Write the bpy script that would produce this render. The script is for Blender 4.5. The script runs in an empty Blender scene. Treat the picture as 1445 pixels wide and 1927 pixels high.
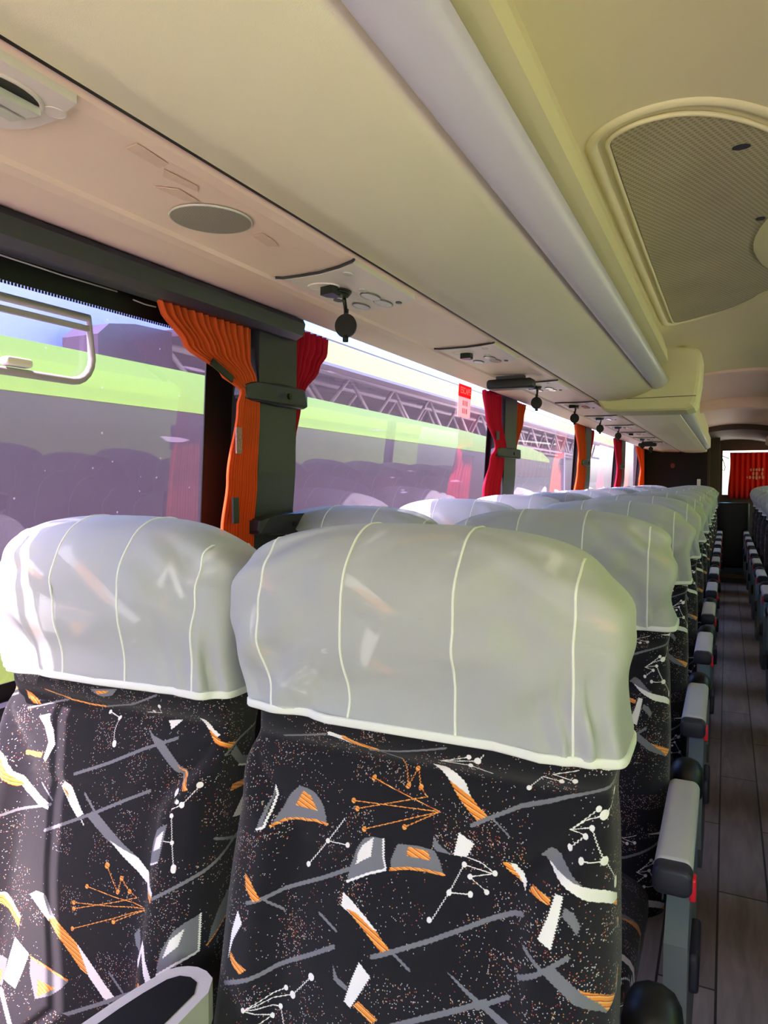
import bpy, math, random
import numpy as np
from mathutils import Vector
random.seed(7); rng = np.random.default_rng(11)
PI = math.pi
E = 1.2                       # eye height above the bus floor; heights below are written relative to the eye
scene = bpy.context.scene
COL = scene.collection

# ---------------------------------------------------------------- helpers
def s2l(c):
    return tuple((v/12.92 if v <= .04045 else ((v+.055)/1.055)**2.4) for v in c)
def rgb(r, g, b):
    return s2l((r/255, g/255, b/255))

class MB:
    """collects vertices and faces, builds ONE mesh object"""
    def __init__(s): s.v=[]; s.f=[]; s.uv={}; s.smooth=[]; s.mi=[]
    def add(s, verts, faces, smooth=False, mi=0, uvs=None):
        o=len(s.v); s.v+=[tuple(v) for v in verts]
        for k,f in enumerate(faces):
            s.f.append(tuple(i+o for i in f)); s.smooth.append(smooth); s.mi.append(mi)
        if uvs:
            for i,u in enumerate(uvs): s.uv[o+i]=u
        return s
    def box(s, x0,x1,y0,y1,z0,z1, mi=0):
        v=[(x0,y0,z0),(x1,y0,z0),(x1,y1,z0),(x0,y1,z0),(x0,y0,z1),(x1,y0,z1),(x1,y1,z1),(x0,y1,z1)]
        return s.add(v,[(0,3,2,1),(4,5,6,7),(0,1,5,4),(1,2,6,5),(2,3,7,6),(3,0,4,7)],mi=mi)
    def rbox(s, x0,x1,y0,y1,z0,z1, r, axis='z', n=5, e=None):
        """box with rounded vertical edges along axis and softened ends"""
        A={'z':(0,1,2),'y':(0,2,1),'x':(1,2,0)}[axis]
        lo=(x0,y0,z0); hi=(x1,y1,z1)
        a0,a1=lo[A[0]],hi[A[0]]; b0,b1=lo[A[1]],hi[A[1]]; c0,c1=lo[A[2]],hi[A[2]]
        r=min(r,(a1-a0)/2*.98,(b1-b0)/2*.98); e=r*.5 if e is None else e
        def ring(ins,c):
            pts=[]
            rr=max(r-ins,1e-4)
            for (cx,cy,st) in ((a1-r,b1-r,0),(a0+r,b1-r,1),(a0+r,b0+r,2),(a1-r,b0+r,3)):
                for k in range(n+1):
                    t=(st+k/n)*PI/2
                    p=[0,0,0]; p[A[0]]=cx+rr*math.cos(t); p[A[1]]=cy+rr*math.sin(t); p[A[2]]=c
                    pts.append(tuple(p))
            return pts
        rings=[ring(e,c0)]+[ring(e*(1-math.sin(k/3*PI/2)),c0+e*(1-math.cos(k/3*PI/2))) for k in (1,2,3)]
        rings+=[ring(e*(1-math.sin(k/3*PI/2)),c1-e*(1-math.cos(k/3*PI/2))) for k in (3,2,1)]+[ring(e,c1)]
        return s.loft(rings, closed=True, caps=True, smooth=True)
    def loft(s, rings, closed=False, caps=False, smooth=True, uvs=None, mi=0):
        n=len(rings[0]); V=[p for r in rings for p in r]; F=[]
        for i in range(len(rings)-1):
            for j in range(n if closed else n-1):
                k=(j+1)%n
                F.append((i*n+j,i*n+k,(i+1)*n+k,(i+1)*n+j))
        if caps:
            F.append(tuple(range(n-1,-1,-1))); m=(len(rings)-1)*n; F.append(tuple(range(m,m+n)))
        U=[u for r in uvs for u in r] if uvs else None
        return s.add(V,F,smooth,mi,U)
    def tube(s, pts, r, n=8, caps=True, mi=0):
        pts=[Vector(p) for p in pts]; rings=[]
        up=Vector((0,0,1))
        for i,p in enumerate(pts):
            d=(pts[min(i+1,len(pts)-1)]-pts[max(i-1,0)]).normalized()
            a=d.cross(up)
            if a.length<.05: a=d.cross(Vector((1,0,0)))
            a.normalize(); b=a.cross(d); up=b
            rr=r[i] if isinstance(r,(list,tuple)) else r
            rings.append([tuple(p+rr*(math.cos(2*PI*k/n)*a+math.sin(2*PI*k/n)*b)) for k in range(n)])
        return s.loft(rings,closed=True,caps=caps,smooth=True,mi=mi)
    def prism(s, poly, origin, U, V, N, h, mi=0, smooth=False):
        """polygon (2-D) in plane U,V at origin, thickened by h along N"""
        o=Vector(origin);U=Vector(U);V=Vector(V);N=Vector(N)
        a=[tuple(o+U*x+V*y) for x,y in poly]; b=[tuple(o+U*x+V*y+N*h) for x,y in poly]; n=len(poly)
        F=[tuple(range(n)),tuple(range(2*n-1,n-1,-1))]+[(i,i+n,(i+1)%n+n,(i+1)%n) for i in range(n)]
        return s.add(a+b,F,smooth,mi)
    def extr(s, prof, y0, y1, closed=True, smooth=False, ny=1, mi=0):
        """profile in X,Z extruded along Y"""
        rings=[[(x,y0+(y1-y0)*k/ny,z) for x,z in prof] for k in range(ny+1)]
        return s.loft(rings,closed=closed,caps=closed,smooth=smooth,mi=mi)
    def build(s, name, mats, parent=None, lift=True, fix=True):
        me=bpy.data.meshes.new(name)
        dz=E if (lift and parent is None) or (lift=='force') else 0
        me.from_pydata([(x,y,z+dz) for x,y,z in s.v],[],s.f)
        if not isinstance(mats,(list,tuple)): mats=[mats]
        for m in mats: me.materials.append(m)
        me.polygons.foreach_set('use_smooth',s.smooth); me.polygons.foreach_set('material_index',s.mi)
        if s.uv:
            l=me.uv_layers.new(name='UVMap')
            for lp in me.loops:
                l.data[lp.index].uv=s.uv.get(lp.vertex_index,(0,0))
        me.update()
        if fix:
            import bmesh
            bm=bmesh.new(); bm.from_mesh(me); bmesh.ops.recalc_face_normals(bm,faces=bm.faces); bm.to_mesh(me); bm.free()
        o=bpy.data.objects.new(name,me); COL.objects.link(o)
        if parent is not None: o.parent=parent
        return o
def tag(o,label=None,cat=None,group=None,kind=None):
    if label: o['label']=label
    if cat: o['category']=cat
    if group: o['group']=group
    if kind: o['kind']=kind
    return o
def empty(name,loc,label=None,cat=None,group=None):
    o=bpy.data.objects.new(name,None); COL.objects.link(o); o.location=loc; o.empty_display_size=.05
    return tag(o,label,cat,group)
def copy_tree(o,parent=None):
    c=o.copy(); COL.objects.link(c)
    if parent is not None: c.parent=parent
    for ch in list(o.children): copy_tree(ch,c)
    return c
def struct(o,cat=None): o['kind']='structure'; return o
def oval(rx,ry,n=28,cx=0,cy=0): return [(cx+rx*math.cos(2*PI*k/n),cy+ry*math.sin(2*PI*k/n)) for k in range(n)]

# ---------------------------------------------------------------- materials
def mat(name,col,rough=.6,metal=0,spec=.4,noise=0,nscale=40,bump=0,bscale=200,sheen=0,trans=0):
    m=bpy.data.materials.new(name); m.use_nodes=True; nt=m.node_tree; b=nt.nodes['Principled BSDF']
    b.inputs['Roughness'].default_value=rough; b.inputs['Metallic'].default_value=metal
    b.inputs['Specular IOR Level'].default_value=spec
    if sheen: b.inputs['Sheen Weight'].default_value=sheen
    tc=nt.nodes.new('ShaderNodeTexCoord')
    c4=(*col,1)
    n1=nt.nodes.new('ShaderNodeTexNoise'); n1.inputs['Scale'].default_value=nscale; n1.inputs['Detail'].default_value=4
    nt.links.new(tc.outputs['Object'],n1.inputs['Vector'])
    mx=nt.nodes.new('ShaderNodeMix'); mx.data_type='RGBA'
    mx.inputs[6].default_value=tuple(max(0,v*(1-noise)) for v in col)+(1,); mx.inputs[7].default_value=tuple(min(1,v*(1+noise)) for v in col)+(1,)
    nt.links.new(n1.outputs['Fac'],mx.inputs[0]); nt.links.new(mx.outputs[2],b.inputs['Base Color'])
    if bump:
        n2=nt.nodes.new('ShaderNodeTexNoise'); n2.inputs['Scale'].default_value=bscale; n2.inputs['Detail'].default_value=3
        nt.links.new(tc.outputs['Object'],n2.inputs['Vector'])
        bp=nt.nodes.new('ShaderNodeBump'); bp.inputs['Strength'].default_value=bump; bp.inputs['Distance'].default_value=.002
        nt.links.new(n2.outputs['Fac'],bp.inputs['Height']); nt.links.new(bp.outputs['Normal'],b.inputs['Normal'])
    if trans:
        t=nt.nodes.new('ShaderNodeBsdfTranslucent'); nt.links.new(mx.outputs[2],t.inputs['Color'])
        ms=nt.nodes.new('ShaderNodeMixShader'); ms.inputs[0].default_value=trans
        out=nt.nodes['Material Output']
        nt.links.new(b.outputs[0],ms.inputs[1]); nt.links.new(t.outputs[0],ms.inputs[2]); nt.links.new(ms.outputs[0],out.inputs[0])
    return m
PATTERN={"a":[["L","g",[-185,-341,-153,-333,-119,-325],3],["L","w",[-114,-323,-95,-326,-79,-330],5],["L","o",[-93,-325,-79,-330,-61,-333,-44,-336],4.5],["L","g",[-56,-338,-18,-332,6,-326,44,-316],2.5],["L","g",[-44,-336,-12,-343],1.5],["P","g",[-174,-445,-170,-431,-165,-422,-155,-407,-143,-396,-130,-397,-119,-400,-110,-407,-104,-414,-97,-433,-115,-431,-134,-433,-155,-438],0],["P","o",[-137,-401,-125,-405,-113,-420,-147,-420],0],["L","o",[-174,-445,-155,-438,-134,-434,-115,-431,-97,-432],3],["L","w",[-192,-451,-182,-447,-180,-429,-181,-404],3],["P","g",[-192,-450,-184,-446,-183,-405,-184,-406],0],["L","w",[-73,-421,-93,-450,-118,-483],1.0],["L","w",[-93,-450,-65,-449],1.0],["D","w",[-93,-450,-65,-449,-118,-483],3.0],["L","o",[-41,-370,51,-391],1.0],["L","o",[-63,-399,51,-391],1.0],["L","o",[-57,-407,33,-378],1.0],["L","o",[-45,-427,51,-391],1.0],["L","o",[8,-415,51,-391],1.0],["L","o",[-12,-343,6,-371,10,-353,22,-370,33,-378],1.0],["D","o",[-41,-370,-63,-399,-57,-407,-45,-427,8,-415,6,-371,10,-353,22,-370],3.0],["P","w",[28,-342,46,-343,74,-359,87,-372,65,-367],0],["P","o",[53,-359,65,-363,86,-370,108,-385,98,-393],0],["L","g",[91,-398,114,-385,144,-369,175,-360,205,-348,231,-335,250,-320,267,-307],4.5],["L","g",[114,-386,135,-401],2],["P","g",[-60,-488,-60,-473,-57,-463,-51,-448,-44,-437,-33,-433,-16,-432,-12,-467,-34,-474],0],["P","w",[-31,-433,-32,-455,-53,-470,-51,-457,-45,-445],0],["L","w",[-18,-433,-13,-467,-34,-475,-60,-488],2.5],["P","g",[-6,-466,-6,-455,-3,-445,1,-434,26,-431,48,-432,56,-442,61,-454,28,-456],0],["P","o",[15,-434,39,-434,45,-443,14,-444],0],["L","o",[-6,-465,17,-458,39,-455,61,-455],4],["P","g",[46,-417,51,-423,57,-427,69,-432,50,-432,45,-427],0],["P","w",[76,-408,95,-416,87,-431,71,-432],0],["L","w",[85,-439,121,-442],1.0],["L","w",[93,-450,121,-441],1.0],["L","w",[88,-431,104,-433,121,-441],1.0],["L","w",[85,-439,69,-473,52,-504],1.0],["L","w",[69,-473,94,-470],1.0],["L","w",[93,-450,112,-464],1.0],["D","w",[85,-439,93,-450,69,-473,94,-470,112,-464,121,-441,50,-503],3.0],["P","w",[-63,-500,-52,-505,-29,-518,-38,-524,-63,-515],0],["P","o",[-56,-516,-30,-517,8,-542,-1,-548],0],["P","w",[-52,-505,-29,-518,-12,-528,-17,-528,-52,-512],0],["L","g",[8,-542,33,-556],3],["L","g",[-14,-554,53,-523,115,-490,126,-485],5],["L","g",[115,-490,156,-471],5],["L","g",[-192,-537,-126,-507,-61,-476],4.5],["P","o",[-202,-505,-193,-509,-171,-528,-182,-533,-197,-521],0],["L","g",[-169,-527,-144,-542],3],["L","g",[-216,-639,-154,-609,-67,-559],5],["L","g",[-92,-530,-66,-542],3],["P","w",[-206,-550,-196,-562,-209,-586,-215,-611,-213,-576],0],["P","o",[-211,-600,-200,-607,-181,-610,-191,-619,-205,-614,-212,-607],0],["L","w",[-179,-655,-131,-626],1.0],["L","w",[-179,-655,-120,-630,-94,-600],1.0],["L","w",[-179,-655,-136,-648,-128,-668],1.0],["L","w",[-179,-655,-146,-661,-175,-680],1.0],["D","w",[-179,-655,-131,-626,-136,-648,-146,-661,-175,-680],3.0],["D","w",[-120,-630,-94,-600],4.2],["P","g",[-65,-577,-57,-588,-42,-593,-43,-598,-53,-596,-62,-592],0],["P","w",[-30,-564,-13,-574,-25,-595,-36,-614,-45,-610,-38,-585],0],["P","o",[-26,-603,1,-613,-6,-620,-32,-610],0],["L","g",[-37,-642,50,-601,120,-569],6],["L","g",[113,-576,145,-558],5],["P","g",[76,-548,84,-551,114,-568,149,-584,139,-589,110,-572],0],["L","g",[156,-532,182,-515,207,-498],5],["L","g",[161,-500,183,-514],4],["P","g",[182,-515,193,-507,218,-526,243,-538,269,-546,249,-556,214,-539],0],["P","o",[218,-526,243,-537,269,-546,251,-555,234,-540],0],["P","g",[170,-414,181,-404,201,-416,217,-429,208,-434,178,-419],0],["P","w",[178,-419,201,-424,220,-431,246,-441,269,-452,270,-457,254,-456,221,-444,198,-431],0],["P","o",[252,-455,270,-457,270,-465],0],["P","o",[164,-442,186,-444,186,-451,161,-448],0],["P","w",[191,-439,199,-441,196,-463,190,-493,176,-485,185,-462],0],["P","g",[201,-451,211,-456,218,-468,215,-477,207,-467,199,-460],0],["P","w",[137,-427,144,-427,156,-442,156,-451,146,-441],0],["P","o",[128,-428,137,-427,152,-447,140,-439],0],["L","w",[201,-383,214,-372,226,-361],1.0],["L","w",[201,-383,216,-372,233,-366,250,-346],1.0],["L","w",[201,-383,223,-379,238,-409,259,-435],1.0],["L","w",[238,-409,215,-408],1.0],["L","w",[201,-383,217,-388,201,-402],1.0],["D","w",[226,-361,223,-379,215,-408,217,-388,201,-402],3.0],["D","w",[233,-366,250,-347,238,-409,259,-435,259,-438],4.6],["L","w",[147,-351,160,-330,181,-333],1.0],["L","w",[39,-334,73,-322],1.0],["L","w",[39,-334,84,-325,91,-316],1.0],["L","w",[39,-334,76,-333,103,-340],1.0],["L","w",[171,-325,198,-316],1.0],["L","w",[171,-325,195,-330],1.0],["D","w",[147,-351,181,-333,73,-322,195,-330,76,-333],3.0],["D","w",[84,-325],4.2],["P","w",[217,-312,258,-312,252,-319],0],["P","g",[269,-477,281,-482,281,-491,271,-487],0],["P","o",[272,-477,281,-481,281,-489],0],["P","g",[271,-540,281,-528,282,-545,271,-549],0],["L","o",[271,-540,282,-528],4]],"b":[["P","w",[-208,-431,-186,-439,-160,-461,-126,-479,-71,-495,-72,-503,-94,-501,-133,-489,-176,-467,-202,-456],0],["P","o",[-208,-429,-191,-443,-167,-463,-140,-481,-153,-483,-186,-466,-204,-448],0],["L","g",[-190,-532,-128,-512,-68,-495],4],["L","g",[-103,-472,-66,-489],2],["L","g",[-170,-371,-89,-349],3],["L","o",[-138,-336,-80,-348,-36,-350,-2,-349],3],["L","g",[-2,-349,61,-334,112,-312],3],["P","o",[-197,-346,-177,-352,-146,-363,-165,-364,-188,-357],0],["P","g",[-29,-320,31,-313,19,-325,-1,-330,-14,-328],0],["P","o",[-18,-322,13,-318,6,-323,-11,-327],0],["P","w",[-136,-378,-114,-372,-107,-382,-96,-392,-85,-413,-92,-425,-100,-440,-106,-436,-101,-412,-117,-391],0],["P","o",[-153,-431,-110,-428,-112,-436,-153,-439],0],["L","g",[-29,-446,40,-420,102,-393,160,-371],4.5],["P","g",[100,-366,115,-373,136,-377,174,-405,206,-427,196,-430,154,-406,124,-385],0],["P","o",[170,-405,206,-427,196,-430,183,-419],0],["L","w",[8,-356,33,-361,41,-394],1.0],["D","w",[33,-361,8,-356],3.0],["D","w",[42,-393,42,-395],4],["L","w",[87,-345,117,-341],1.0],["L","w",[117,-329,117,-341],1.0],["D","w",[117,-329,102,-341],3.0],["P","w",[128,-353,156,-347,141,-363],0],["P","w",[190,-338,199,-340,213,-354,228,-361,220,-365,202,-353],0],["P","o",[204,-354,219,-361,238,-370,266,-375,250,-380,224,-370],0],["L","g",[244,-386,269,-372,298,-364,323,-356],3.5],["P","g",[253,-387,263,-379,283,-398,317,-407,316,-421,277,-406],0],["L","w",[277,-408,316,-420],2.5],["P","o",[265,-430,301,-433,297,-441,261,-438],0],["P","o",[300,-351,319,-345,321,-349,307,-354],0],["P","w",[309,-432,316,-438,304,-461,296,-481,274,-476,294,-454],0],["P","w",[-52,-461,-35,-466,8,-494,-3,-501,-42,-478,-57,-469],0],["P","o",[-57,-467,-38,-475,-33,-481,-52,-472],0],["P","g",[15,-496,31,-487,76,-510,122,-532,95,-530,61,-518],0],["P","w",[69,-519,122,-532,173,-561,171,-574,153,-564],0],["P","o",[155,-562,173,-566,170,-575],0],["L","g",[-3,-470,27,-487],3],["L","w",[3,-500,13,-508],1.5],["L","g",[-69,-531,32,-488,126,-445],4.5],["L","o",[73,-551,99,-580,102,-562,118,-577,132,-583],1.0],["L","o",[43,-582,154,-593],1.0],["L","o",[23,-607,154,-593],1.0],["L","o",[24,-615,132,-583],1.0],["L","o",[25,-642,154,-593],1.0],["L","o",[154,-593,98,-619],1.0],["D","o",[73,-551,99,-580,102,-562,118,-577,43,-582,23,-607,24,-615,25,-642,98,-619],3.0],["D","o",[73,-550],4.2],["P","g",[149,-536,147,-522,148,-507,159,-487,169,-479,182,-472,177,-520],0],["P","w",[178,-481,176,-503,155,-516,161,-496],0],["L","w",[175,-521,149,-536],2],["L","w",[221,-422,200,-446,185,-453],1.0],["L","w",[187,-461,194,-494,202,-525],1.0],["L","w",[194,-494,180,-494],1.0],["L","w",[183,-434,185,-439],1.0],["D","w",[192,-443,187,-461,194,-494],3.0],["D","w",[221,-420,200,-446,202,-524,202,-527,184,-434],4],["L","g",[174,-567,240,-530,305,-494],4.5],["L","g",[245,-493,281,-504],3.5],["P","g",[274,-506,302,-495,303,-509],0],["P","g",[197,-657,196,-643,199,-626,213,-601,225,-592,241,-584,243,-632],0],["P","w",[226,-599,221,-620,202,-636,209,-613],0],["L","w",[240,-585,243,-631,219,-642,197,-656],3],["P","g",[255,-629,258,-609,269,-587,291,-567,288,-606],0],["L","o",[254,-628,288,-605],2.5],["P","w",[151,-664,147,-659,161,-624,167,-629,196,-672,189,-678,162,-638,156,-662],0],["P","g",[143,-619,148,-633,153,-643,151,-650,140,-640,135,-629],0],["P","w",[-79,-621,-63,-612,-45,-611,-26,-626,-11,-636,-26,-644],0],["P","g",[-47,-613,-39,-612,-15,-634,-24,-636],0],["P","o",[-27,-641,-11,-635,35,-659,62,-680,73,-697,49,-691],0],["P","w",[35,-659,66,-679,118,-712,101,-717,66,-697],0],["P","g",[122,-711,136,-704,144,-710,131,-723],0],["L","g",[102,-684,132,-705],3],["L","g",[100,-717,121,-726],2.5],["L","g",[-77,-804,40,-749,146,-699],5],["P","g",[-58,-701,-31,-704,-10,-706,28,-712,15,-725,-3,-738,-34,-751,-54,-723],0],["P","o",[-35,-726,5,-726,-31,-748],0],["L","o",[-57,-702,-10,-706,26,-711],3],["P","w",[-100,-686,-62,-699,-70,-724,-80,-750,-111,-746,-107,-718],0],["P","o",[-162,-635,-128,-644,-93,-658,-95,-671,-130,-656,-159,-651],0],["P","w",[-157,-637,-139,-636,-92,-656,-97,-660],0],["P","g",[-148,-720,-110,-719,-111,-754,-138,-764],0],["P","o",[-143,-741,-117,-736,-116,-751,-139,-761],0],["L","o",[153,-666,163,-693,167,-677,159,-701],1.0],["D","o",[167,-677],3.0],["L","w",[65,-759,92,-745],1.0],["D","w",[92,-745],3.0]]}
# ---------------------------------------------------------------- woven seat fabric
def fabric_image(name,data,u0,u1,v0,v1,W,seed):
    H=int(W*(v1-v0)/(u1-u0)); r=np.random.default_rng(seed)
    px=(u1-u0)/W*1000                       # mm per pixel
    C={'g':rgb(112,112,120),'w':rgb(226,222,222),'l':rgb(150,150,155)}
    img=np.zeros((H,W,3)); img[:]=rgb(19,17,25)
    img*= (1+.18*(r.random((H,W,1))-.5))
    # specks in drifting clusters
    low=r.random((14,14)); yy=np.linspace(0,13.99,H).astype(int); xx=np.linspace(0,13.99,W).astype(int)
    d=low[yy][:,xx]
    for cnt,col in ((3300,(190,186,190)),(1100,(196,140,80)),(450,(170,64,56))):
        n=0
        while n<cnt:
            x=r.integers(0,W-2,4000); y=r.integers(0,H-2,4000); k=r.random(4000)<d[y,x]**2.2
            x=x[k];y=y[k]
            for dx in (0,1):
                for dy in (0,1): img[y+dy,x+dx]=rgb(*col)
            n+=len(x)
    def paint(mask,sl,col,Y,X):
        if col=='o':
            q=(X*.35+Y*1.0)/5.2
            t=(q%1.0)
            c=np.where(t[...,None]<.58,np.array(rgb(226,140,58)),np.where(t[...,None]<.8,np.array(rgb(236,186,110)),np.array(rgb(165,62,28))))
            img[sl][mask]=c[mask]
        else: img[sl][mask]=C[col]
    def shape(s,ox,oy):
        kind,col,q,w=s[0],s[1],s[2],s[3]
        P=np.array(q,float).reshape(-1,2); P[:,0]+=ox; P[:,1]+=oy
        pad=w+1.5
        ix0=max(0,int((P[:,0].min()-pad-u0*1000)/px)); ix1=min(W,int((P[:,0].max()+pad-u0*1000)/px)+1)
        iy0=max(0,int((P[:,1].min()-pad-v0*1000)/px)); iy1=min(H,int((P[:,1].max()+pad-v0*1000)/px)+1)
        if ix1<=ix0 or iy1<=iy0: return
        X,Y=np.meshgrid(u0*1000+(np.arange(ix0,ix1)+.5)*px, v0*1000+(np.arange(iy0,iy1)+.5)*px)
        jx=.5*np.sign(np.sin(Y*2.1)); Xs=X+jx
        sl=(slice(iy0,iy1),slice(ix0,ix1))
        if kind=='P':
            m=np.zeros(X.shape,bool); n=len(P)
            for i in range(n):
                (xa,ya),(xb,yb)=P[i],P[(i+1)%n]
                if ya==yb: continue
                c=((ya>Y)!=(yb>Y))&(Xs<(xb-xa)*(Y-ya)/(yb-ya)+xa); m^=c
        elif kind=='L':
            m=np.zeros(X.shape,bool)
            for i in range(len(P)-1):
                a,b=P[i],P[i+1]; dv=b-a; L2=max(1e-6,dv@dv)
                t=np.clip(((Xs-a[0])*dv[0]+(Y-a[1])*dv[1])/L2,0,1)
                m|=((Xs-a[0]-t*dv[0])**2+(Y-a[1]-t*dv[1])**2)<(w/2)**2
        else:
            m=np.zeros(X.shape,bool)
            for a in P: m|=((X-a[0])**2+(Y-a[1])**2)<w**2
        paint(m,sl,col,Y,X)
    tw,th=(u1-u0)*1000,(v1-v0)*1000
    for ox in (-tw,tw,0):
        for oy in (-th,th,0):
            for s in data: shape(s,ox,oy)
    im=bpy.data.images.new(name,W,H,float_buffer=True); im.colorspace_settings.name='Non-Color'
    buf=np.ones((H,W,4),np.float32); buf[...,:3]=img; im.pixels.foreach_set(buf.ravel()); im.update(); im.pack()
    return im
def fabric_mat(name,key,ext,seed):
    im=fabric_image(name+'_weave',PATTERN[key],*ext,1100,seed)
    m=bpy.data.materials.new(name); m.use_nodes=True; nt=m.node_tree; b=nt.nodes['Principled BSDF']
    b.inputs['Roughness'].default_value=.95; b.inputs['Specular IOR Level'].default_value=.15; b.inputs['Sheen Weight'].default_value=.14; b.inputs['Sheen Roughness'].default_value=.6
    uv=nt.nodes.new('ShaderNodeUVMap'); mp=nt.nodes.new('ShaderNodeMapping'); mp.vector_type='POINT'
    u0,u1,v0,v1=ext
    mp.inputs['Scale'].default_value=(1/(u1-u0),1/(v1-v0),1); mp.inputs['Location'].default_value=(-u0/(u1-u0),-v0/(v1-v0),0)
    t=nt.nodes.new('ShaderNodeTexImage'); t.image=im; t.extension='REPEAT'
    nt.links.new(uv.outputs[0],mp.inputs[0]); nt.links.new(mp.outputs[0],t.inputs[0]); nt.links.new(t.outputs[0],b.inputs['Base Color'])
    n=nt.nodes.new('ShaderNodeTexNoise'); n.inputs['Scale'].default_value=700; bp=nt.nodes.new('ShaderNodeBump'); bp.inputs['Strength'].default_value=.3; bp.inputs['Distance'].default_value=.001
    nt.links.new(uv.outputs[0],n.inputs['Vector']); nt.links.new(n.outputs['Fac'],bp.inputs['Height']); nt.links.new(bp.outputs[0],b.inputs['Normal'])
    return m
M={}
EXTA=(-.265,.275,-.68,-.295); EXTB=(-.235,.305,-.805,-.295)
M['fabA']=fabric_mat('woven_seat_fabric_aisle','a',EXTA,3)
M['fabB']=fabric_mat('woven_seat_fabric_window','b',EXTB,5)

def cover_mat(name,col,hem=False):
    m=bpy.data.materials.new(name); m.use_nodes=True; nt=m.node_tree; N=nt.nodes; L=nt.links
    for n in list(N):
        if n.type=='BSDF_PRINCIPLED': N.remove(n)
    out=N['Material Output']
    tc=N.new('ShaderNodeTexCoord')
    w=N.new('ShaderNodeTexWave'); w.inputs['Scale'].default_value=260; w.bands_direction='Z'; L.new(tc.outputs['Object'],w.inputs[0])
    n2=N.new('ShaderNodeTexNoise'); n2.inputs['Scale'].default_value=14; n2.inputs['Detail'].default_value=3; L.new(tc.outputs['Object'],n2.inputs[0])
    add=N.new('ShaderNodeMath'); add.operation='MULTIPLY_ADD'; add.inputs[1].default_value=.06; L.new(w.outputs['Fac'],add.inputs[0]); L.new(n2.outputs['Fac'],add.inputs[2])
    bp=N.new('ShaderNodeBump'); bp.inputs['Strength'].default_value=.25; bp.inputs['Distance'].default_value=.006; L.new(add.outputs[0],bp.inputs['Height'])
    d=N.new('ShaderNodeBsdfPrincipled'); d.inputs['Base Color'].default_value=(*col,1); d.inputs['Roughness'].default_value=.7; d.inputs['Sheen Weight'].default_value=.25; d.inputs['Specular IOR Level'].default_value=.3
    t=N.new('ShaderNodeBsdfTranslucent'); t.inputs[0].default_value=(*col,1)
    L.new(bp.outputs[0],d.inputs['Normal'])
    a=N.new('ShaderNodeMixShader'); a.inputs[0].default_value=.28; L.new(d.outputs[0],a.inputs[1]); L.new(t.outputs[0],a.inputs[2])
    if hem: L.new(a.outputs[0],out.inputs[0]); return m
    tr=N.new('ShaderNodeBsdfTransparent'); b=N.new('ShaderNodeMixShader'); b.inputs[0].default_value=.32
    L.new(a.outputs[0],b.inputs[1]); L.new(tr.outputs[0],b.inputs[2]); L.new(b.outputs[0],out.inputs[0])
    return m
M['cover']=cover_mat('sheer_white_cloth',rgb(222,226,230))
M['hem']=cover_mat('folded_white_cloth',rgb(246,248,244),True)
M['cream']=mat('cream_moulded_plastic',rgb(240,230,206),.55,noise=.03,nscale=6,bump=.12,bscale=900)
M['panel']=mat('pinkish_grey_plastic',rgb(234,206,194),.45,noise=.03,nscale=8,bump=.08,bscale=900)
M['plate']=mat('light_grey_plastic',rgb(220,206,206),.4,noise=.02)
M['silver']=mat('lilac_grey_diffuser',rgb(182,178,194),.35,noise=.02)
M['ceil']=mat('beige_ceiling_plastic',rgb(216,210,166),.6,noise=.03,nscale=5,bump=.1,bscale=900)
M['dark']=mat('charcoal_plastic',rgb(46,45,57),.45,noise=.06,bump=.1,bscale=600)
M['black']=mat('black_plastic',rgb(18,18,20),.4,noise=.1)
M['rubber']=mat('black_rubber',rgb(10,10,11),.6)
M['grey']=mat('grey_armrest_plastic',rgb(196,192,190),.55,noise=.03,bump=.15,bscale=700)
M['shroud']=mat('grey_green_plastic',rgb(112,120,120),.5,noise=.05)
M['red']=mat('red_plastic',rgb(235,30,50),.35)
M['chrome']=mat('clear_lens',rgb(245,240,226),.15,metal=.3,noise=.3,nscale=90)
M['lens']=mat('smoked_glass_lens',rgb(40,48,44),.1,metal=.3)
M['orange']=mat('orange_curtain_cloth',rgb(226,92,42),.85,noise=.08,nscale=30,bump=.15,bscale=500,trans=.35)
M['wine']=mat('crimson_curtain_cloth',rgb(190,14,52),.85,noise=.08,nscale=30,bump=.15,bscale=500,trans=.35)
M['redcloth']=mat('red_rear_curtain_cloth',rgb(190,20,16),.85,noise=.06,trans=.3)
M['maroon']=mat('dark_wall_carpet',rgb(34,30,36),.9,noise=.1)
M['lime']=mat('lime_green_paint',rgb(166,204,52),.3,noise=.03,nscale=3)
M['yellow']=mat('yellow_paint',rgb(240,226,110),.4,noise=.04,nscale=2)
M['purpleglass']=mat('dark_tinted_bodywork',rgb(48,34,46),.3,noise=.35,nscale=1.2)
M['steel']=mat('painted_steel',rgb(150,140,150),.5)
M['lavender']=mat('pale_blue_sky_colour',rgb(176,182,250),.6,noise=.06,nscale=1.5)  # dim blue of the sky put into a surface colour
M['asphalt']=mat('dusty_concrete',rgb(198,192,172),.9,noise=.12,nscale=2)
M['white']=mat('white_print',rgb(228,222,222),.5)
M['tan']=mat('tan_step_trim',rgb(120,92,66),.6)
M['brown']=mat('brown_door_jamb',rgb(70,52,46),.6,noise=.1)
M['rimgrey']=mat('dull_grey_rim',rgb(112,108,110),.4); M['residue']=mat('dull_sticker_residue',rgb(220,190,176),.65,noise=.1,nscale=60)

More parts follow.
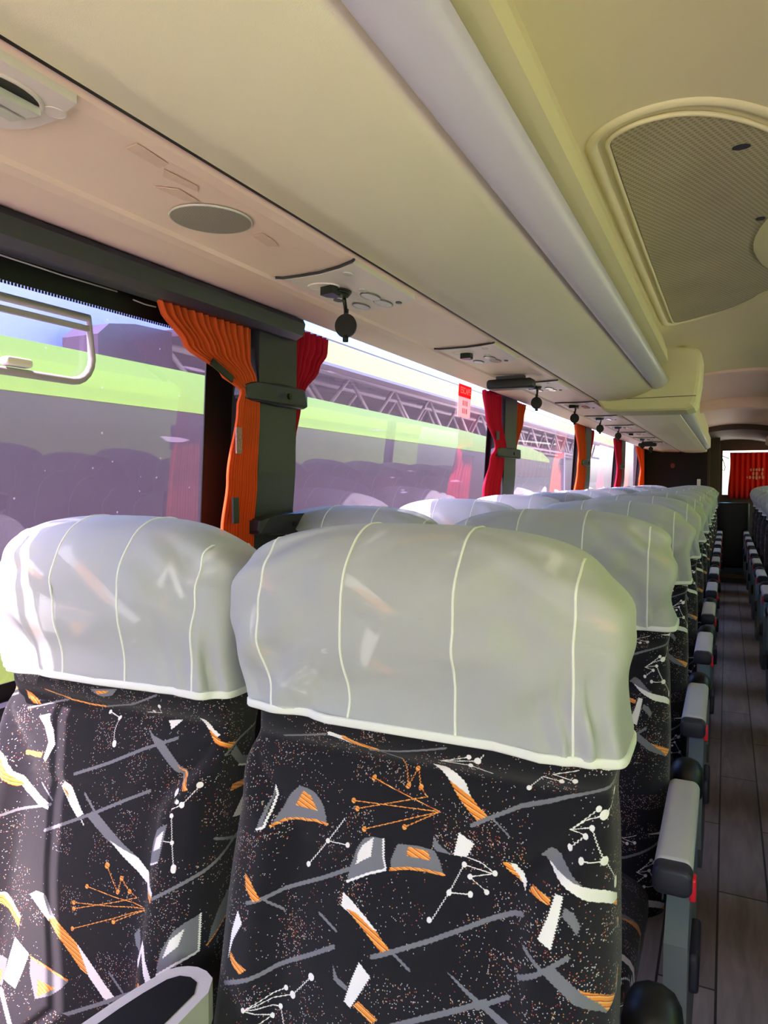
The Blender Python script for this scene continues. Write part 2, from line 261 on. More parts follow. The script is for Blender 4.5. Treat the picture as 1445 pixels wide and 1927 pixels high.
def mesh_mat(name,c1,c2,scale):
    m=bpy.data.materials.new(name); m.use_nodes=True; nt=m.node_tree; b=nt.nodes['Principled BSDF']; b.inputs['Roughness'].default_value=.6
    tc=nt.nodes.new('ShaderNodeTexCoord'); v=nt.nodes.new('ShaderNodeTexVoronoi'); v.inputs['Scale'].default_value=scale; v.inputs['Randomness'].default_value=.0
    mp=nt.nodes.new('ShaderNodeMapping'); mp.inputs['Scale'].default_value=(1,1,0); mp.inputs['Rotation'].default_value=(0,0,.35)
    nt.links.new(tc.outputs['Object'],mp.inputs[0]); nt.links.new(mp.outputs[0],v.inputs['Vector'])
    r=nt.nodes.new('ShaderNodeValToRGB'); r.color_ramp.elements[0].position=.28; r.color_ramp.elements[1].position=.42
    r.color_ramp.elements[0].color=(*c2,1); r.color_ramp.elements[1].color=(*c1,1)
    nt.links.new(v.outputs['Distance'],r.inputs[0])
    n=nt.nodes.new('ShaderNodeTexNoise'); n.inputs['Scale'].default_value=5; nt.links.new(tc.outputs['Object'],n.inputs['Vector'])
    mx=nt.nodes.new('ShaderNodeMix'); mx.data_type='RGBA'; mx.blend_type='MULTIPLY'; mx.inputs[0].default_value=.35
    nt.links.new(r.outputs[0],mx.inputs[6]); nt.links.new(n.outputs['Fac'],mx.inputs[7]); nt.links.new(mx.outputs[2],b.inputs['Base Color'])
    return m
M['grille']=mesh_mat('perforated_beige_mesh',rgb(190,184,144),rgb(152,146,112),95)
M['speaker']=mesh_mat('perforated_grey_mesh',rgb(176,166,158),rgb(104,98,94),330)

def floor_mat():
    m=bpy.data.materials.new('dark_wood_vinyl'); m.use_nodes=True; nt=m.node_tree; b=nt.nodes['Principled BSDF']; b.inputs['Roughness'].default_value=.38
    tc=nt.nodes.new('ShaderNodeTexCoord'); mp=nt.nodes.new('ShaderNodeMapping'); mp.inputs['Scale'].default_value=(9,1.2,1); nt.links.new(tc.outputs['Object'],mp.inputs[0])
    n=nt.nodes.new('ShaderNodeTexNoise'); n.inputs['Scale'].default_value=3; n.inputs['Detail'].default_value=8; n.inputs['Distortion'].default_value=1.2; nt.links.new(mp.outputs[0],n.inputs[0])
    br=nt.nodes.new('ShaderNodeTexBrick'); br.inputs['Scale'].default_value=1; br.inputs['Brick Width'].default_value=.9; br.inputs['Row Height'].default_value=.13; br.inputs['Mortar Size'].default_value=.003
    br.inputs['Color1'].default_value=(*rgb(206,180,168),1); br.inputs['Color2'].default_value=(*rgb(180,156,148),1); br.inputs['Mortar'].default_value=(*rgb(70,58,56),1)
    r2=nt.nodes.new('ShaderNodeMapping'); r2.inputs['Rotation'].default_value=(0,0,PI/2); nt.links.new(tc.outputs['Object'],r2.inputs[0]); nt.links.new(r2.outputs[0],br.inputs[0])
    mx=nt.nodes.new('ShaderNodeMix'); mx.data_type='RGBA'; mx.blend_type='MULTIPLY'; mx.inputs[0].default_value=.7
    nt.links.new(br.outputs[0],mx.inputs[6]); nt.links.new(n.outputs['Fac'],mx.inputs[7]); nt.links.new(mx.outputs[2],b.inputs['Base Color'])
    return m
M['floor']=floor_mat()

def glass_mat(name,tint,haze,hz):
    """dusty tinted pane: see-through, mirror reflection by Fresnel, thin film of dust and scratches"""
    m=bpy.data.materials.new(name); m.use_nodes=True; nt=m.node_tree; N=nt.nodes; L=nt.links
    for n in list(N):
        if n.type=='BSDF_PRINCIPLED': N.remove(n)
    out=N['Material Output']; tc=N.new('ShaderNodeTexCoord')
    tr=N.new('ShaderNodeBsdfTransparent'); tr.inputs[0].default_value=(*tint,1)
    gl=N.new('ShaderNodeBsdfGlossy'); gl.inputs['Roughness'].default_value=.0; gl.inputs[0].default_value=(.95,.93,1,1)
    fr=N.new('ShaderNodeFresnel'); fr.inputs['IOR'].default_value=1.5
    geo=N.new('ShaderNodeNewGeometry')
    a=N.new('ShaderNodeMixShader'); L.new(tr.outputs[0],a.inputs[1]); L.new(gl.outputs[0],a.inputs[2])
    fm=N.new('ShaderNodeMath'); fm.operation='MULTIPLY'
    inv=N.new('ShaderNodeMath'); inv.operation='SUBTRACT'; inv.inputs[0].default_value=1; L.new(geo.outputs['Backfacing'],inv.inputs[1])
    L.new(fr.outputs[0],fm.inputs[0]); L.new(inv.outputs[0],fm.inputs[1]); L.new(fm.outputs[0],a.inputs[0])
    df=N.new('ShaderNodeBsdfDiffuse'); df.inputs[0].default_value=(*hz,1); tl=N.new('ShaderNodeBsdfTranslucent'); tl.inputs[0].default_value=(*hz,1)
    b=N.new('ShaderNodeMixShader'); b.inputs[0].default_value=.5; L.new(df.outputs[0],b.inputs[1]); L.new(tl.outputs[0],b.inputs[2])
    n=N.new('ShaderNodeTexNoise'); n.inputs['Scale'].default_value=2.5; n.inputs['Detail'].default_value=6; L.new(tc.outputs['Object'],n.inputs[0])
    v=N.new('ShaderNodeTexVoronoi'); v.inputs['Scale'].default_value=22; L.new(tc.outputs['Object'],v.inputs[0])
    lt=N.new('ShaderNodeMath'); lt.operation='LESS_THAN'; lt.inputs[1].default_value=.05; L.new(v.outputs['Distance'],lt.inputs[0])
    mp=N.new('ShaderNodeMapping'); mp.inputs['Rotation'].default_value=(.5,0,0); mp.inputs['Scale'].default_value=(1,3,40); L.new(tc.outputs['Object'],mp.inputs[0])
    n3=N.new('ShaderNodeTexNoise'); n3.inputs['Scale'].default_value=1.2; n3.inputs['Detail'].default_value=1; L.new(mp.outputs[0],n3.inputs[0])
    gt=N.new('ShaderNodeMath'); gt.operation='GREATER_THAN'; gt.inputs[1].default_value=.76; L.new(n3.outputs['Fac'],gt.inputs[0])
    s=N.new('ShaderNodeMath'); s.operation='MULTIPLY_ADD'; s.inputs[1].default_value=haze*.6; s.inputs[2].default_value=haze*.7; L.new(n.outputs['Fac'],s.inputs[0])
    s2=N.new('ShaderNodeMath'); s2.operation='MULTIPLY_ADD'; s2.inputs[1].default_value=.25; L.new(lt.outputs[0],s2.inputs[0]); L.new(s.outputs[0],s2.inputs[2])
    s3=N.new('ShaderNodeMath'); s3.operation='MULTIPLY_ADD'; s3.inputs[1].default_value=.12; L.new(gt.outputs[0],s3.inputs[0]); L.new(s2.outputs[0],s3.inputs[2])
    c=N.new('ShaderNodeMixShader'); L.new(s3.outputs[0],c.inputs[0]); L.new(a.outputs[0],c.inputs[1]); L.new(b.outputs[0],c.inputs[2]); L.new(c.outputs[0],out.inputs[0])
    return m
M['glass']=glass_mat('dusty_tinted_glass',(.93,.86,.95),.042,rgb(206,182,214))
M['clear']=glass_mat('clear_pane_glass',(.95,.95,.95),.02,rgb(220,220,220))

# ---------------------------------------------------------------- seats
ZT=-.064; HEM=-.301
def lerp(z,tab):
    if z<=tab[0][0]: return tab[0][1]
    for (a,va),(b,vb) in zip(tab,tab[1:]):
        if z<=b:
            t=(z-a)/(b-a); t=t*t*(3-2*t); return va+(vb-va)*t
    return tab[-1][1]
def sect(z):
    W=lerp(z,[(-.85,.252),(-.55,.251),(-.40,.246),(-.33,.234),(-.28,.236),(-.17,.256),(-.05,.256)])
    D=lerp(z,[(-.85,.075),(-.60,.062),(-.40,.052),(-.30,.060),(-.17,.070),(-.05,.070)])
    zc=-.17
    if z>zc:
        k=min(1,(z-zc)/(ZT-zc)); W*=max(0,1-k**2.5)**(1/2.6); D*=max(0,1-k**2.3)**(1/2.1)
    yc=.02+.18*(min(z,-.34)+.314)+.06*max(0,z+.34)
    return W,D,yc
def xoff(z): return .024*math.exp(-((z+.31)/.065)**2)+.013*sm(-.34,-.44,z)
def sm(a,b,x):
    t=min(1,max(0,(x-a)/(b-a))); return t*t*(3-2*t)
def front_disp(xr,z):
    a=abs(xr); d=.012*(1-a*a)*(sm(-.06,-.12,z)-sm(-.20,-.27,z)+.7*sm(-.36,-.45,z))
    body=sm(-.35,-.42,z)
    edge=lerp(z,[(-.47,.55),(-.36,.92)]) if z>-.47 else .55
    d+=body*.022*sm(edge,edge+.17,a)*(1-.6*sm(.86,1,a))
    d-=body*.009*math.exp(-((a-edge)/.035)**2)
    d-=.016*math.exp(-((z+.352)/.016)**2)
    if a<.6: d-=.007*math.exp(-((z+.468)/.009)**2)*(1-sm(.45,.6,a))
    d+=.012*math.exp(-((z+.60)/.09)**2)*sm(.55,.1,a)
    return d
def nexp(z): return lerp(z,[(-.45,5.0),(-.33,7.0),(-.24,7.0),(-.11,4.0)])
def ring(z,off=0,wr=None,n=96):
    W,D,yc=sect(z); off*=min(1,D/.04); W+=off; D+=off; pts=[]; us=[]; xo=xoff(z); nx=nexp(z)
    u=None
    for j in range(n+1):
        a=PI/2+2*PI*j/n; a+=.10*math.sin(4*a)
        c,s=math.cos(a),math.sin(a)
        x=W*math.copysign(abs(c)**(2/nx),c); y=D*math.copysign(abs(s)**(2/nx),s)
        xr=x/max(W,1e-5)
        if s<0: y-=front_disp(xr,z)*(-s)**.5*min(1,D/.05)
        e=wr(xr,s,z) if wr else 0
        pts.append((x*(1+e/.25)+xo,yc+y+(e if s>0 else -e),z))
    # widths measured along the surface from the middle of the front
    mid=n//2; us=[0]*(n+1)
    for r in (range(mid+1,n+1),range(mid-1,-1,-1)):
        for j in r:
            k=j-1 if j>mid else j+1
            dx,dy=pts[j][0]-pts[k][0],pts[j][1]-pts[k][1]
            st=abs(dx) if abs(dx)>abs(dy)*.8 else math.hypot(dx,dy)
            us[j]=us[k]+(st if j>mid else -st)
    return pts,[(uu,z) for uu in us]
def zlist():
    b=list(np.linspace(-.85,-.38,40))+list(np.linspace(-.375,-.17,34))
    h=[-.165+(ZT+.165)*(1-(1-t)**2.2) for t in np.linspace(.05,.995,26)]
    return b+h
ZH=[HEM-.004+(.297-.165)*t for t in np.linspace(0,1,34)]+[-.165+(ZT+.165)*(1-(1-t)**2.6) for t in np.linspace(.04,.999,34)]
def make_backrest(parent,m):
    b=MB(); R=[];U=[]
    for z in zlist():
        p,u=ring(z); R.append(p);U.append(u)
    b.loft(R,closed=False,smooth=True,uvs=U)
    n=len(R[0]); o=len(b.v)
    top=R[-1]; b.add([(0,sum(p[1] for p in top)/n,ZT)]+top,[(0,j+1,j+2) for j in range(n-1)],True,uvs=[(0,ZT)]+U[-1])
    return b.build('backrest',m,parent,lift='force')
def make_cover(parent,seed):
    r=random.Random(seed)
    waves=[(r.uniform(8,26),r.uniform(-30,30),r.uniform(0,6.3),r.uniform(.0008,.0022)) for _ in range(7)]
    gath=[(r.uniform(22,60),r.uniform(0,6.3),r.uniform(.4,1)) for _ in range(5)]
    gx=[(r.uniform(-.8,.8),r.uniform(.2,.5)) for _ in range(3)]
    def wr(xr,s,z):
        f=sm(-.06,-.12,z)
        e=sum(a*math.sin(kx*xr+kz*z*3+ph) for kx,kz,ph,a in waves)*f
        h=math.exp(-((z-HEM-.018)/.055)**2)*sm(HEM,HEM+.012,z)+.25*math.exp(-((z-HEM)/.01)**2)
        g=sum(w*math.sin(k*xr+ph) for k,ph,w in gath)/2
        loc=sum(math.exp(-((xr-c)/w)**2) for c,w in gx)
        g=math.copysign(abs(g)**.8,g); e+=.0060*g*h*min(1,.25+loc)
        # diagonal tension folds at the corners
        e+=.0042*math.sin(30*(abs(xr)*.55+(z+.1)*3.2)+seed)*sm(.25,.75,abs(xr))*math.exp(-((z+.135)/.05)**2)
        return max(e,-.0055) if e<0 else e
    b=MB(); R=[]
    for z in ZH:
        zz=min(z,ZT-.00005)
        p,_=ring(zz,.009+.002*sm(-.24,HEM,zz),wr,176)
        dz=z-zz; k=sm(-.165,ZT,z)
        R.append([(x,y,z+.007*k+.003*math.sin(9*x+seed)*sm(-.26,HEM,z)) for x,y,_z in p])
    b.loft(R,smooth=True)
    n=len(R[0]); top=R[-1]; b.add([(0,sum(p[1] for p in top)/n,top[0][2]+.0004)]+top,[(0,j+1,j+2) for j in range(n-1)],True)
    c=b.build('headrest_cover',M['cover'],parent,lift='force')
    # hem band
    h=MB(); rr=[]
    for (dz,of) in ((.0,-.001),(-.001,.0016),(.0005,.0026),(.0085,.0024),(.0095,.0016),(.0096,-.001)):
        base=R[0]; cy=sum(p[1] for p in base)/len(base)
        q=[]
        for (x,y,z) in base:
            l=math.hypot(x,(y-cy)*3)+1e-6
            q.append((x+of*x/l,y+of*(y-cy)*3/l,z+dz))
        rr.append(q)
    h.loft(rr,smooth=True); h.build('hem',M['hem'],c,lift='force')
    nn=len(R[0])-1; lo,mi_,hi=nn//4,nn//2,3*nn//4
    for xs in (-.19,-.062,.083,.216):
        fr=[];bk=[]
        for row in R:
            z=row[0][2]; xx=xs*(1-.10*sm(-.20,HEM,z)) if xs<0 else xs
            for seg,dst in (((lo-8,hi+8),fr),((0,lo-8),bk),((hi+8,nn),bk)):
                hit=None
                for j in range(*seg):
                    p,q=row[j],row[j+1]
                    if (p[0]-xx)*(q[0]-xx)<=0 and p[0]!=q[0]:
                        t=(xx-p[0])/(q[0]-p[0]); hit=tuple(p[i]+(q[i]-p[i])*t for i in range(3))
                        if seg[0]==lo-8: break
                if hit: dst.append(hit)
        pts=fr+bk[::-1][:14]
        if len(pts)>4:
            keep=[pts[0]]
            for p in pts[1:]:
                if math.dist(p,keep[-1])>.0025: keep.append(p)
            MB().tube(keep,.0017,6).build('seam',M['hem'],c,lift='force')
    return c
def se_ring(cx,cz,w,h,y,n=40,e=3.4,bul=0):
    P=[]
    for j in range(n+1):
        a=-PI/2+2*PI*j/n; c,s=math.cos(a),math.sin(a)
        x=w*math.copysign(abs(c)**(2/e),c); z=h*math.copysign(abs(s)**(2/e),s)
        if s>0: z+=bul*(1-(x/w)**2)
        P.append((cx+x,y,cz+z))
    return P
def make_cushion(parent,m):
    b=MB(); R=[];U=[]
    for t in np.linspace(0,1,26):
        y=-.46+.46*t
        k=max(0,1-t/.22); q=max(.05,(1-k**2.4)**(1/2.4)) if k>0 else 1
        p=se_ring(0,-.83+.004*math.sin(9*y),.238*(.9+.1*q),.068*q,y-.0*k,bul=.014*q)
        R.append(p); U.append([(pt[0]+.02,-.42-(y)*.9-(0 if pt[2]>-.83 else .1)) for pt in p])
    b.loft(R,closed=True,smooth=True,uvs=U,caps=True)
    return b.build('seat_cushion',m,parent,lift='force')
def base_parts(root,side):
    """side=+1: the aisle is towards +x"""
    p=MB(); p.rbox(-.20,.20,-.34,-.04,-1.2+.20,-1.2+.30,.02); p.build('seat_base',M['shroud'],root,lift='force')
    for sx in (-.17,.17):
        MB().rbox(sx-.022,sx+.022,-.26,-.06,-1.2,-.985,.012).build('leg',M['dark'],root,lift='force')
    b=MB(); b.rbox(-.215,.215,.055-.03,.075,-.80,-.40,.02,axis='y'); 
def aisle_hw(root,side):
    s=side
    def X(a,b): a+=.022; b+=.022; return (a,b) if s>0 else (-b,-a)
    x0,x1=X(.262,.297)
    poly=[(.03,-.66),(-.09,-.655),(-.37,-.668),(-.435,-.72),(-.435,-.93),(-.31,-1.04),(-.05,-1.06),(.03,-.95)]
    MB().prism(poly,(x0,0,0),(0,1,0),(0,0,1),(1,0,0),x1-x0).build('side_shroud',M['shroud'],root,lift='force')
    x0,x1=X(.295,.312); MB().rbox(x0,x1,-.36,-.24,-.845,-.775,.012,axis='x').build('recline_lever',M['dark'],root,lift='force')
    x0,x1=X(.243,.301)
    ar=MB(); ar.rbox(x0,x1,-.395,-.058,-.642,-.600,.014,axis='y'); a=ar.build('armrest',M['grey'],root,lift='force')
    MB().rbox(x0-.001,x1+.001,-.427,-.389,-.648,-.604,.014,axis='y').build('armrest_cap',M['dark'],a,lift='force')
    xa,xb=X(.297,.307); MB().rbox(xa,xb,-.417,-.393,-.655,-.618,.004,axis='x').build('release_button',M['red'],a,lift='force')
    c=MB(); xm=(x0+x1)/2; c.loft([[(xm+dx,0.042+r_*math.cos(t),-.642+r_*math.sin(t)) for t in np.linspace(0,2*PI,28,endpoint=False)] for dx,r_ in ((-.034,.012),(-.031,.030),(-.022,.043),(-.008,.049),(.008,.049),(.022,.043),(.031,.030),(.034,.012))],closed=True,caps=True,smooth=True); c.build('armrest_pivot',M['black'],root,lift='force')
def center_arm(root,side):
    s=side
    o=[(.196,-.42),(.196,-.206),(.203,-.165),(.210,-.135),(.222,-.092),(.232,-.081),(.243,-.074),(.256,-.070),(.272,-.071),(.288,-.078),(.300,-.10),(.302,-.16),(.302,-.42)]
    i=[(.214,-.405),(.214,-.206),(.220,-.168),(.227,-.137),(.237,-.106),(.247,-.094),(.262,-.090),(.276,-.094),(.286,-.11),(.287,-.16),(.287,-.405)]
    if s<0: o=[(-x,y) for x,y in o]; i=[(-x,y) for x,y in i]
    a=MB().prism(o,(.026,-.052,-.677),(1,0,0),(0,1,0),(0,0,1),.052).build('center_armrest',M['grey'],root,lift='force')
    MB().prism(i,(.026,-.052,-.628),(1,0,0),(0,1,0),(0,0,1),.0045).build('armrest_pad',M['black'],a,lift='force')
def make_seat(m,side,aisle,seed):
    root=empty('coach_seat',(0,0,0))
    make_backrest(root,m); make_cover(root,seed); make_cushion(root,m); base_parts(root,side)
    (aisle_hw if aisle else center_arm)(root,side)
    return root
ORD=['first','second','third','fourth','fifth','sixth','seventh','eighth','ninth','tenth','eleventh','twelfth']
Y1=.818; PITCH=.785; NR=12
LOOK_A={0:'aisle coach seat in the first row with a wide pale green-grey headrest cover',1:'aisle coach seat directly behind the first-row aisle seat, grey armrest standing in the aisle'}
LOOK_W={0:'window coach seat in the first row, bluish headrest cover, lower side sunlit',1:'window coach seat directly behind the first pillar and orange curtain, pale blue cover'}
def seat_series(x,side,aisle,m,seeds,name,looks,group,right=False):
    protos=[make_seat(m,side,aisle,s) for s in seeds]; used=[False]*len(seeds)
    for k in range(NR):
        i=k%len(seeds)
        o=protos[i] if not used[i] else copy_tree(protos[i]); used[i]=True
        o.location=(x,Y1+PITCH*k+(.01*math.sin(k*2.3) if k else 0),-.010 if k else 0)
        if right:
            lab=('patterned coach seat with white headrest cover across the aisle, '+name) if k<6 else f'{name} across the aisle with white headrest cover, {ORD[k]} row back'
            g=group
        else:
            lab=looks.get(k,f'{name} with white headrest cover, {ORD[k]} row back, beside the curtained windows' if not aisle else f'{name} with white headrest cover, {ORD[k]} row back along the aisle'); g=group
        if not aisle: o.scale=(.95,1,1)
        tag(o,lab,'seat',g)
seat_series(-.360,1,True,M['fabA'],(21,5,9),'patterned aisle seat',LOOK_A,'aisle seats in rows')
seat_series(-.868,1,False,M['fabB'],(12,33,47),'patterned window seat',LOOK_W,'window seats in rows')
seat_series(.512,-1,True,M['fabA'],(61,),'aisle seat',{},'seats across the aisle',True)
seat_series(1.03,-1,False,M['fabB'],(71,),'window seat',{},'seats across the aisle',True)

# ---------------------------------------------------------------- shell of the coach
YF,YR=-2.4,11.3
def B(name,m,*a): return struct(MB().box(*a).build(name,m))
B('floor',M['floor'],-1.16,1.42,YF,YR,-1.28,-1.2)
B('wall_left',M['maroon'],-1.20,-1.13,YF,YR,-1.2,-.40)
B('trim_1',M['dark'],-1.13,-1.095,YF,YR,-.43,-.385)
B('trim_2',M['cream'],-1.085,-1.062,YF,YR,.462,.70)
B('wall_right',M['maroon'],1.33,1.42,YF,YR,-1.2,-.40)
B('trim_3',M['cream'],1.30,1.42,YF,YR,.455,.70)
xg=lambda z: -1.135+.05*(z+.39)/.85          # slant of the side glass
PIL=[(-.62,-.47),(1.42,1.585),(3.52,3.74),(5.78,6.05),(7.95,8.25),(10.15,10.45)]
# pillars between the windows
for i,(a,b) in enumerate(PIL):
    pb=MB(); n=5
    prof=[(-1.125,-.40),(-1.055,-.40),(-1.02,.02),(-1.012,.40),(-1.012,.47),(-1.09,.47)]
    pb.extr(prof,a,b)
    struct(pb.build(f'trim_{4+i}',M['dark']))
# side windows: pane, black border print, and for the first one the sliding vent
spans=[(-2.35,-.62),(-.47,1.42),(1.585,3.52),(3.74,5.78),(6.05,7.95),(8.25,10.15),(10.45,11.25)]
def pane(name,m,y0,y1,f,z0=-.39,z1=.46,t=.006):
    P=[(f(z0)-t,z0),(f(z0),z0),(f(z1),z1),(f(z1)-t,z1)]
    return struct(MB().extr(P,y0,y1).build(name,m))
def strip(parent,name,m,y0,y1,z0,z1,off=.002,t=.003):
    P=[(xg(z0)+off,z0),(xg(z0)+off+t,z0),(xg(z1)+off+t,z1),(xg(z1)+off,z1)]
    return MB().extr(P,y0,y1).build(name,m,parent,lift='force')
WIN=[]
for i,(a,b) in enumerate(spans):
    w=pane(f'window_{i+1}',M['glass'],a,b,xg); WIN.append(w)
    strip(w,'border_print',M['rubber'],a,a+.03,-.39,.46); strip(w,'border_print',M['rubber'],b-.10 if i==1 else b-.05,b,-.39,.46)
    strip(w,'border_print',M['rubber'],a,b,-.39,-.355)
    strip(w,'border_print',M['rubber'],a,b,.332 if i==1 else .452,.462)
# dotted edge of the header print and the sliding vent of the first window
w=WIN[1]; d=MB()
for k in range(250):
    y=-.4+k*.0066; z0=.327; d.box(xg(z0)+.002,xg(z0)+.004,y,y+.0035,z0,z0+.0045)
dd=d.build('dotted_print',M['rubber'],w,lift='force')
def rr_path(y0,y1,z0,z1,r,n=6):
    P=[(y0,z1)]
    P+=[(y1-.01,z1)]
    P+=[(y1-r+r*math.cos(t),z0+r+r*math.sin(t)) for t in np.linspace(0,-PI/2,n)]
    P+=[(y0,z0)]
    return P
vf=MB()
pth=[(xg(z)+.012,y,z) for y,z in rr_path(-.45,.985,.182,.302,.045)]
vf.tube(pth,.0075,8)
vf.box(xg(.29)+.006,xg(.29)+.014,-.45,.98,.278,.288)
vfo=vf.build('vent_frame',M['steel'],w,lift='force'); vfo['label']='light grey frame of the sliding vent'
hb=MB(); hb.rbox(xg(.2)+.004,xg(.2)+.024,.80,.85,.191,.206,.006,axis='x'); hb.build('vent_handle',M['plate'],w,lift='force')
# escape notice on the second window
M['stick']=mat('red_sticker',rgb(250,60,70),.5,trans=.6)
es=empty('escape_sticker',(0,0,0),'small red and white ESCAPE notice stuck high on the window before the second pillar','sticker')
strip(es,'notice_top',M['stick'],3.02,3.19,.375,.43,.004,.002); strip(es,'notice_base',mat('pale_pink_paper',rgb(250,205,200),.6,trans=.6),3.02,3.19,.285,.375,.004,.002)
def text(body,size,loc,rot,m,name,parent=None,align='CENTER'):
    c=bpy.data.curves.new(name,'FONT'); c.body=body; c.size=size; c.align_x=align; c.align_y='CENTER'; c.extrude=.0004
    c.materials.append(m); o=bpy.data.objects.new(name,c); COL.objects.link(o); o.location=loc; o.rotation_euler=rot
    bpy.context.view_layer.update()
    dg=bpy.context.evaluated_depsgraph_get(); me=bpy.data.meshes.new_from_object(o.evaluated_get(dg)); mw=o.matrix_world.copy()
    bpy.data.objects.remove(o); me.transform(mw); q=bpy.data.objects.new(name,me); COL.objects.link(q)
    if parent is not None: q.parent=parent
    return q
text('ESCAPE',.042,(xg(.40)+.0085,3.105,.402+E),(PI/2,0,PI/2),M['white'],'lettering',es)
for k,zz in enumerate((.35,.315)): text('||| || |||',.026,(xg(zz)+.0085,3.105,zz+E),(PI/2,0,PI/2),M['wine'],'lettering',es)
# pelmet over the first window
pm=MB(); pm.extr([(-1.055,.405),(-.968,.402),(-.962,.39),(-.968,.362),(-.99,.352),(-1.055,.362)],YF,1.545)
tag(pm.build('window_pelmet',M['dark']),'charcoal plastic pelmet running above the first window','pelmet')
rail=MB()
for (a,b,z) in ((.55,.74,.351),(.76,1.0,.353),(1.04,1.10,.346)): rail.tube([(-1.035,a,z),(-1.035,(a+b)/2,z-.002),(-1.035,b,z-.001)],.0014,6)
tag(rail.build('curtain_rail',M['steel']),'thin shiny curtain wire stretched under the charcoal pelmet','rail')

# ---------------------------------------------------------------- luggage rack
RE1,RE2=3.46,10.28
rk=empty('luggage_rack',(-.5,YF,0),'long cream overhead luggage rack above the curtained windows','luggage rack')
def rp(mb,name,m):
    o=mb.build(name,m,None); o.parent=rk; o.matrix_parent_inverse=rk.matrix_world.inverted(); 
    o.location=(0,0,0); o.matrix_parent_inverse.identity(); o.location=(.5,-YF,0); return o
rp(MB().extr([(-1.06,.44),(-.97,.404),(-.80,.374),(-.772,.372),(-.765,.3765),(-.59,.369),(-.572,.371),(-.566,.378),(-.566,.42),(-1.06,.46)],YF,RE2),'underside_panel',M['panel'])
rp(MB().box(-.566,-.556,YF,RE2,.376,.395),'gasket_slot',M['rubber'])
bx=[-.556,-.50,-.45,-.40,-.36,-.33,-.312]; bz=[.372,.366,.3685,.377,.390,.402,.412]
def bin_profile(dz=0): return [(-.556,.382+dz),(-.553,.371+dz)]+[(x,z+dz) for x,z in zip(bx[1:],bz[1:])]+[(-.306,.425+dz),(-.306,.50),(-.55,.50)]
rp(MB().extr(bin_profile(),YF,RE1+.06,smooth=True),'bin_door',M['cream'])
lp=[(-.3055,.409),(-.300,.4045),(-.285,.405),(-.268,.411),(-.254,.421),(-.245,.432),(-.241,.445),(-.246,.455),(-.305,.455)]
def lamp(y0,y1,dx,dz):
    mb=MB(); R=[]
    cx,cz=-.275,.43
    for t in np.linspace(0,1,8):
        pass
    ys=[y0,y1-.05,y1-.03,y1-.012,y1-.004,y1]; sc=[1,1,.97,.85,.65,.35]
    mb.loft([[(cx+(x-cx)*q+dx,y,cz+(z-cz)*q+dz) for x,z in lp] for y,q in zip(ys,sc)],closed=True,caps=True,smooth=True)
    return mb
lo=rp(lamp(YF,RE1-.02,0,0),'light_strip',M['silver']); lo['label']='long lilac-grey light strip on the rack edge'
rp(MB().extr([(-.240,.47),(-.222,.475),(-.226,.52),(-.243,.575),(-.26,.62),(-.30,.62),(-.30,.46)],YF,3.09,smooth=False),'cornice_panel',M['ceil'])
# boxy end of the first section
hb=MB(); r=.045
pr=[(-.54,.335),(-.50,.322),(-.16,.312),(-.135,.322),(-.122,.36)]+[(-.122-.0+.008*0,.36+.0)]
prof=[(-.555,.372),(-.53,.328),(-.48,.318),(-.17,.312),(-.138,.322),(-.125,.345),(-.112,.44),(-.108,.54)]+[(-.158+.05*math.cos(t),.54+.05*math.sin(t)) for t in np.linspace(.2,PI/2,6)]+[(-.30,.61),(-.55,.60)]
R=[]
for y,ins in ((3.46,.020),(3.464,.008),(3.475,.0),(3.72,0),(3.74,.004)):
    cx,cz=-.33,.46
    R.append([(cx+(x-cx)*(1-ins/.21),y,cz+(z-cz)*(1-ins/.14)) for x,z in prof])
hb.loft(R,closed=True,caps=True,smooth=False)
rp(hb,'end_housing',M['ceil'])
rp(MB().box(-.50,-.13,3.456,3.462,.372,.374),'seam_line',M['dark']); 
# second section
rp(MB().extr([(x,z-.006) for x,z in [(-.556,.378),(-.50,.366),(-.40,.362),(-.30,.364),(-.245,.372),(-.24,.40),(-.24,.60),(-.55,.60)]],3.74,RE2,smooth=False),'bin_door',M['cream'])
rp(lamp(3.78,9.7,.05,-.035),'light_strip',M['silver'])
rp(MB().box(-.24,-.20,3.74,RE2,.42,.62),'cornice_panel',M['ceil'])
# rack over the other row (only its light-blocking bulk shows)
r2=MB(); r2.extr([(1.30,.39),(.9,.37),(.62,.375),(.49,.41),(.43,.45),(.44,.60),(1.30,.60)],YF,RE2); tag(r2.build('luggage_rack',M['cream']),'cream overhead luggage rack on the far side of the aisle','luggage rack')

# ---------------------------------------------------------------- service panels, speaker, screens
U3=Vector((-1,0,.039)).normalized(); V3=Vector((0,1,0)); N3=U3.cross(V3)       # s runs outwards, t runs back; N3 points down
if N3.z>0: N3=-N3
PO=Vector((-.56,0,.3675))
def on(s,t,h=0): return PO+U3*s+V3*t+N3*h
def disc(mb,s,t,rx,ry,h0,h1,n=24,mi=0):
    mb.prism(oval(rx,ry,n,s,t),PO+N3*h0,U3,V3,N3,h1-h0,mi=mi)
def ringmb(mb,s,t,rx,ry,w,h,n=28):
    pts=[tuple(on(s+rx*math.cos(2*PI*k/n),t+ry*math.sin(2*PI*k/n),h)) for k in range(n+1)]
    mb.tube(pts,w,6,caps=False)
def shift(o,y0):
    """move mesh so that the thing's origin sits on the plate"""
    me=o.data
    for v in me.vertices: v.co.y-=y0; v.co.x+=.65; v.co.z-=.37+E
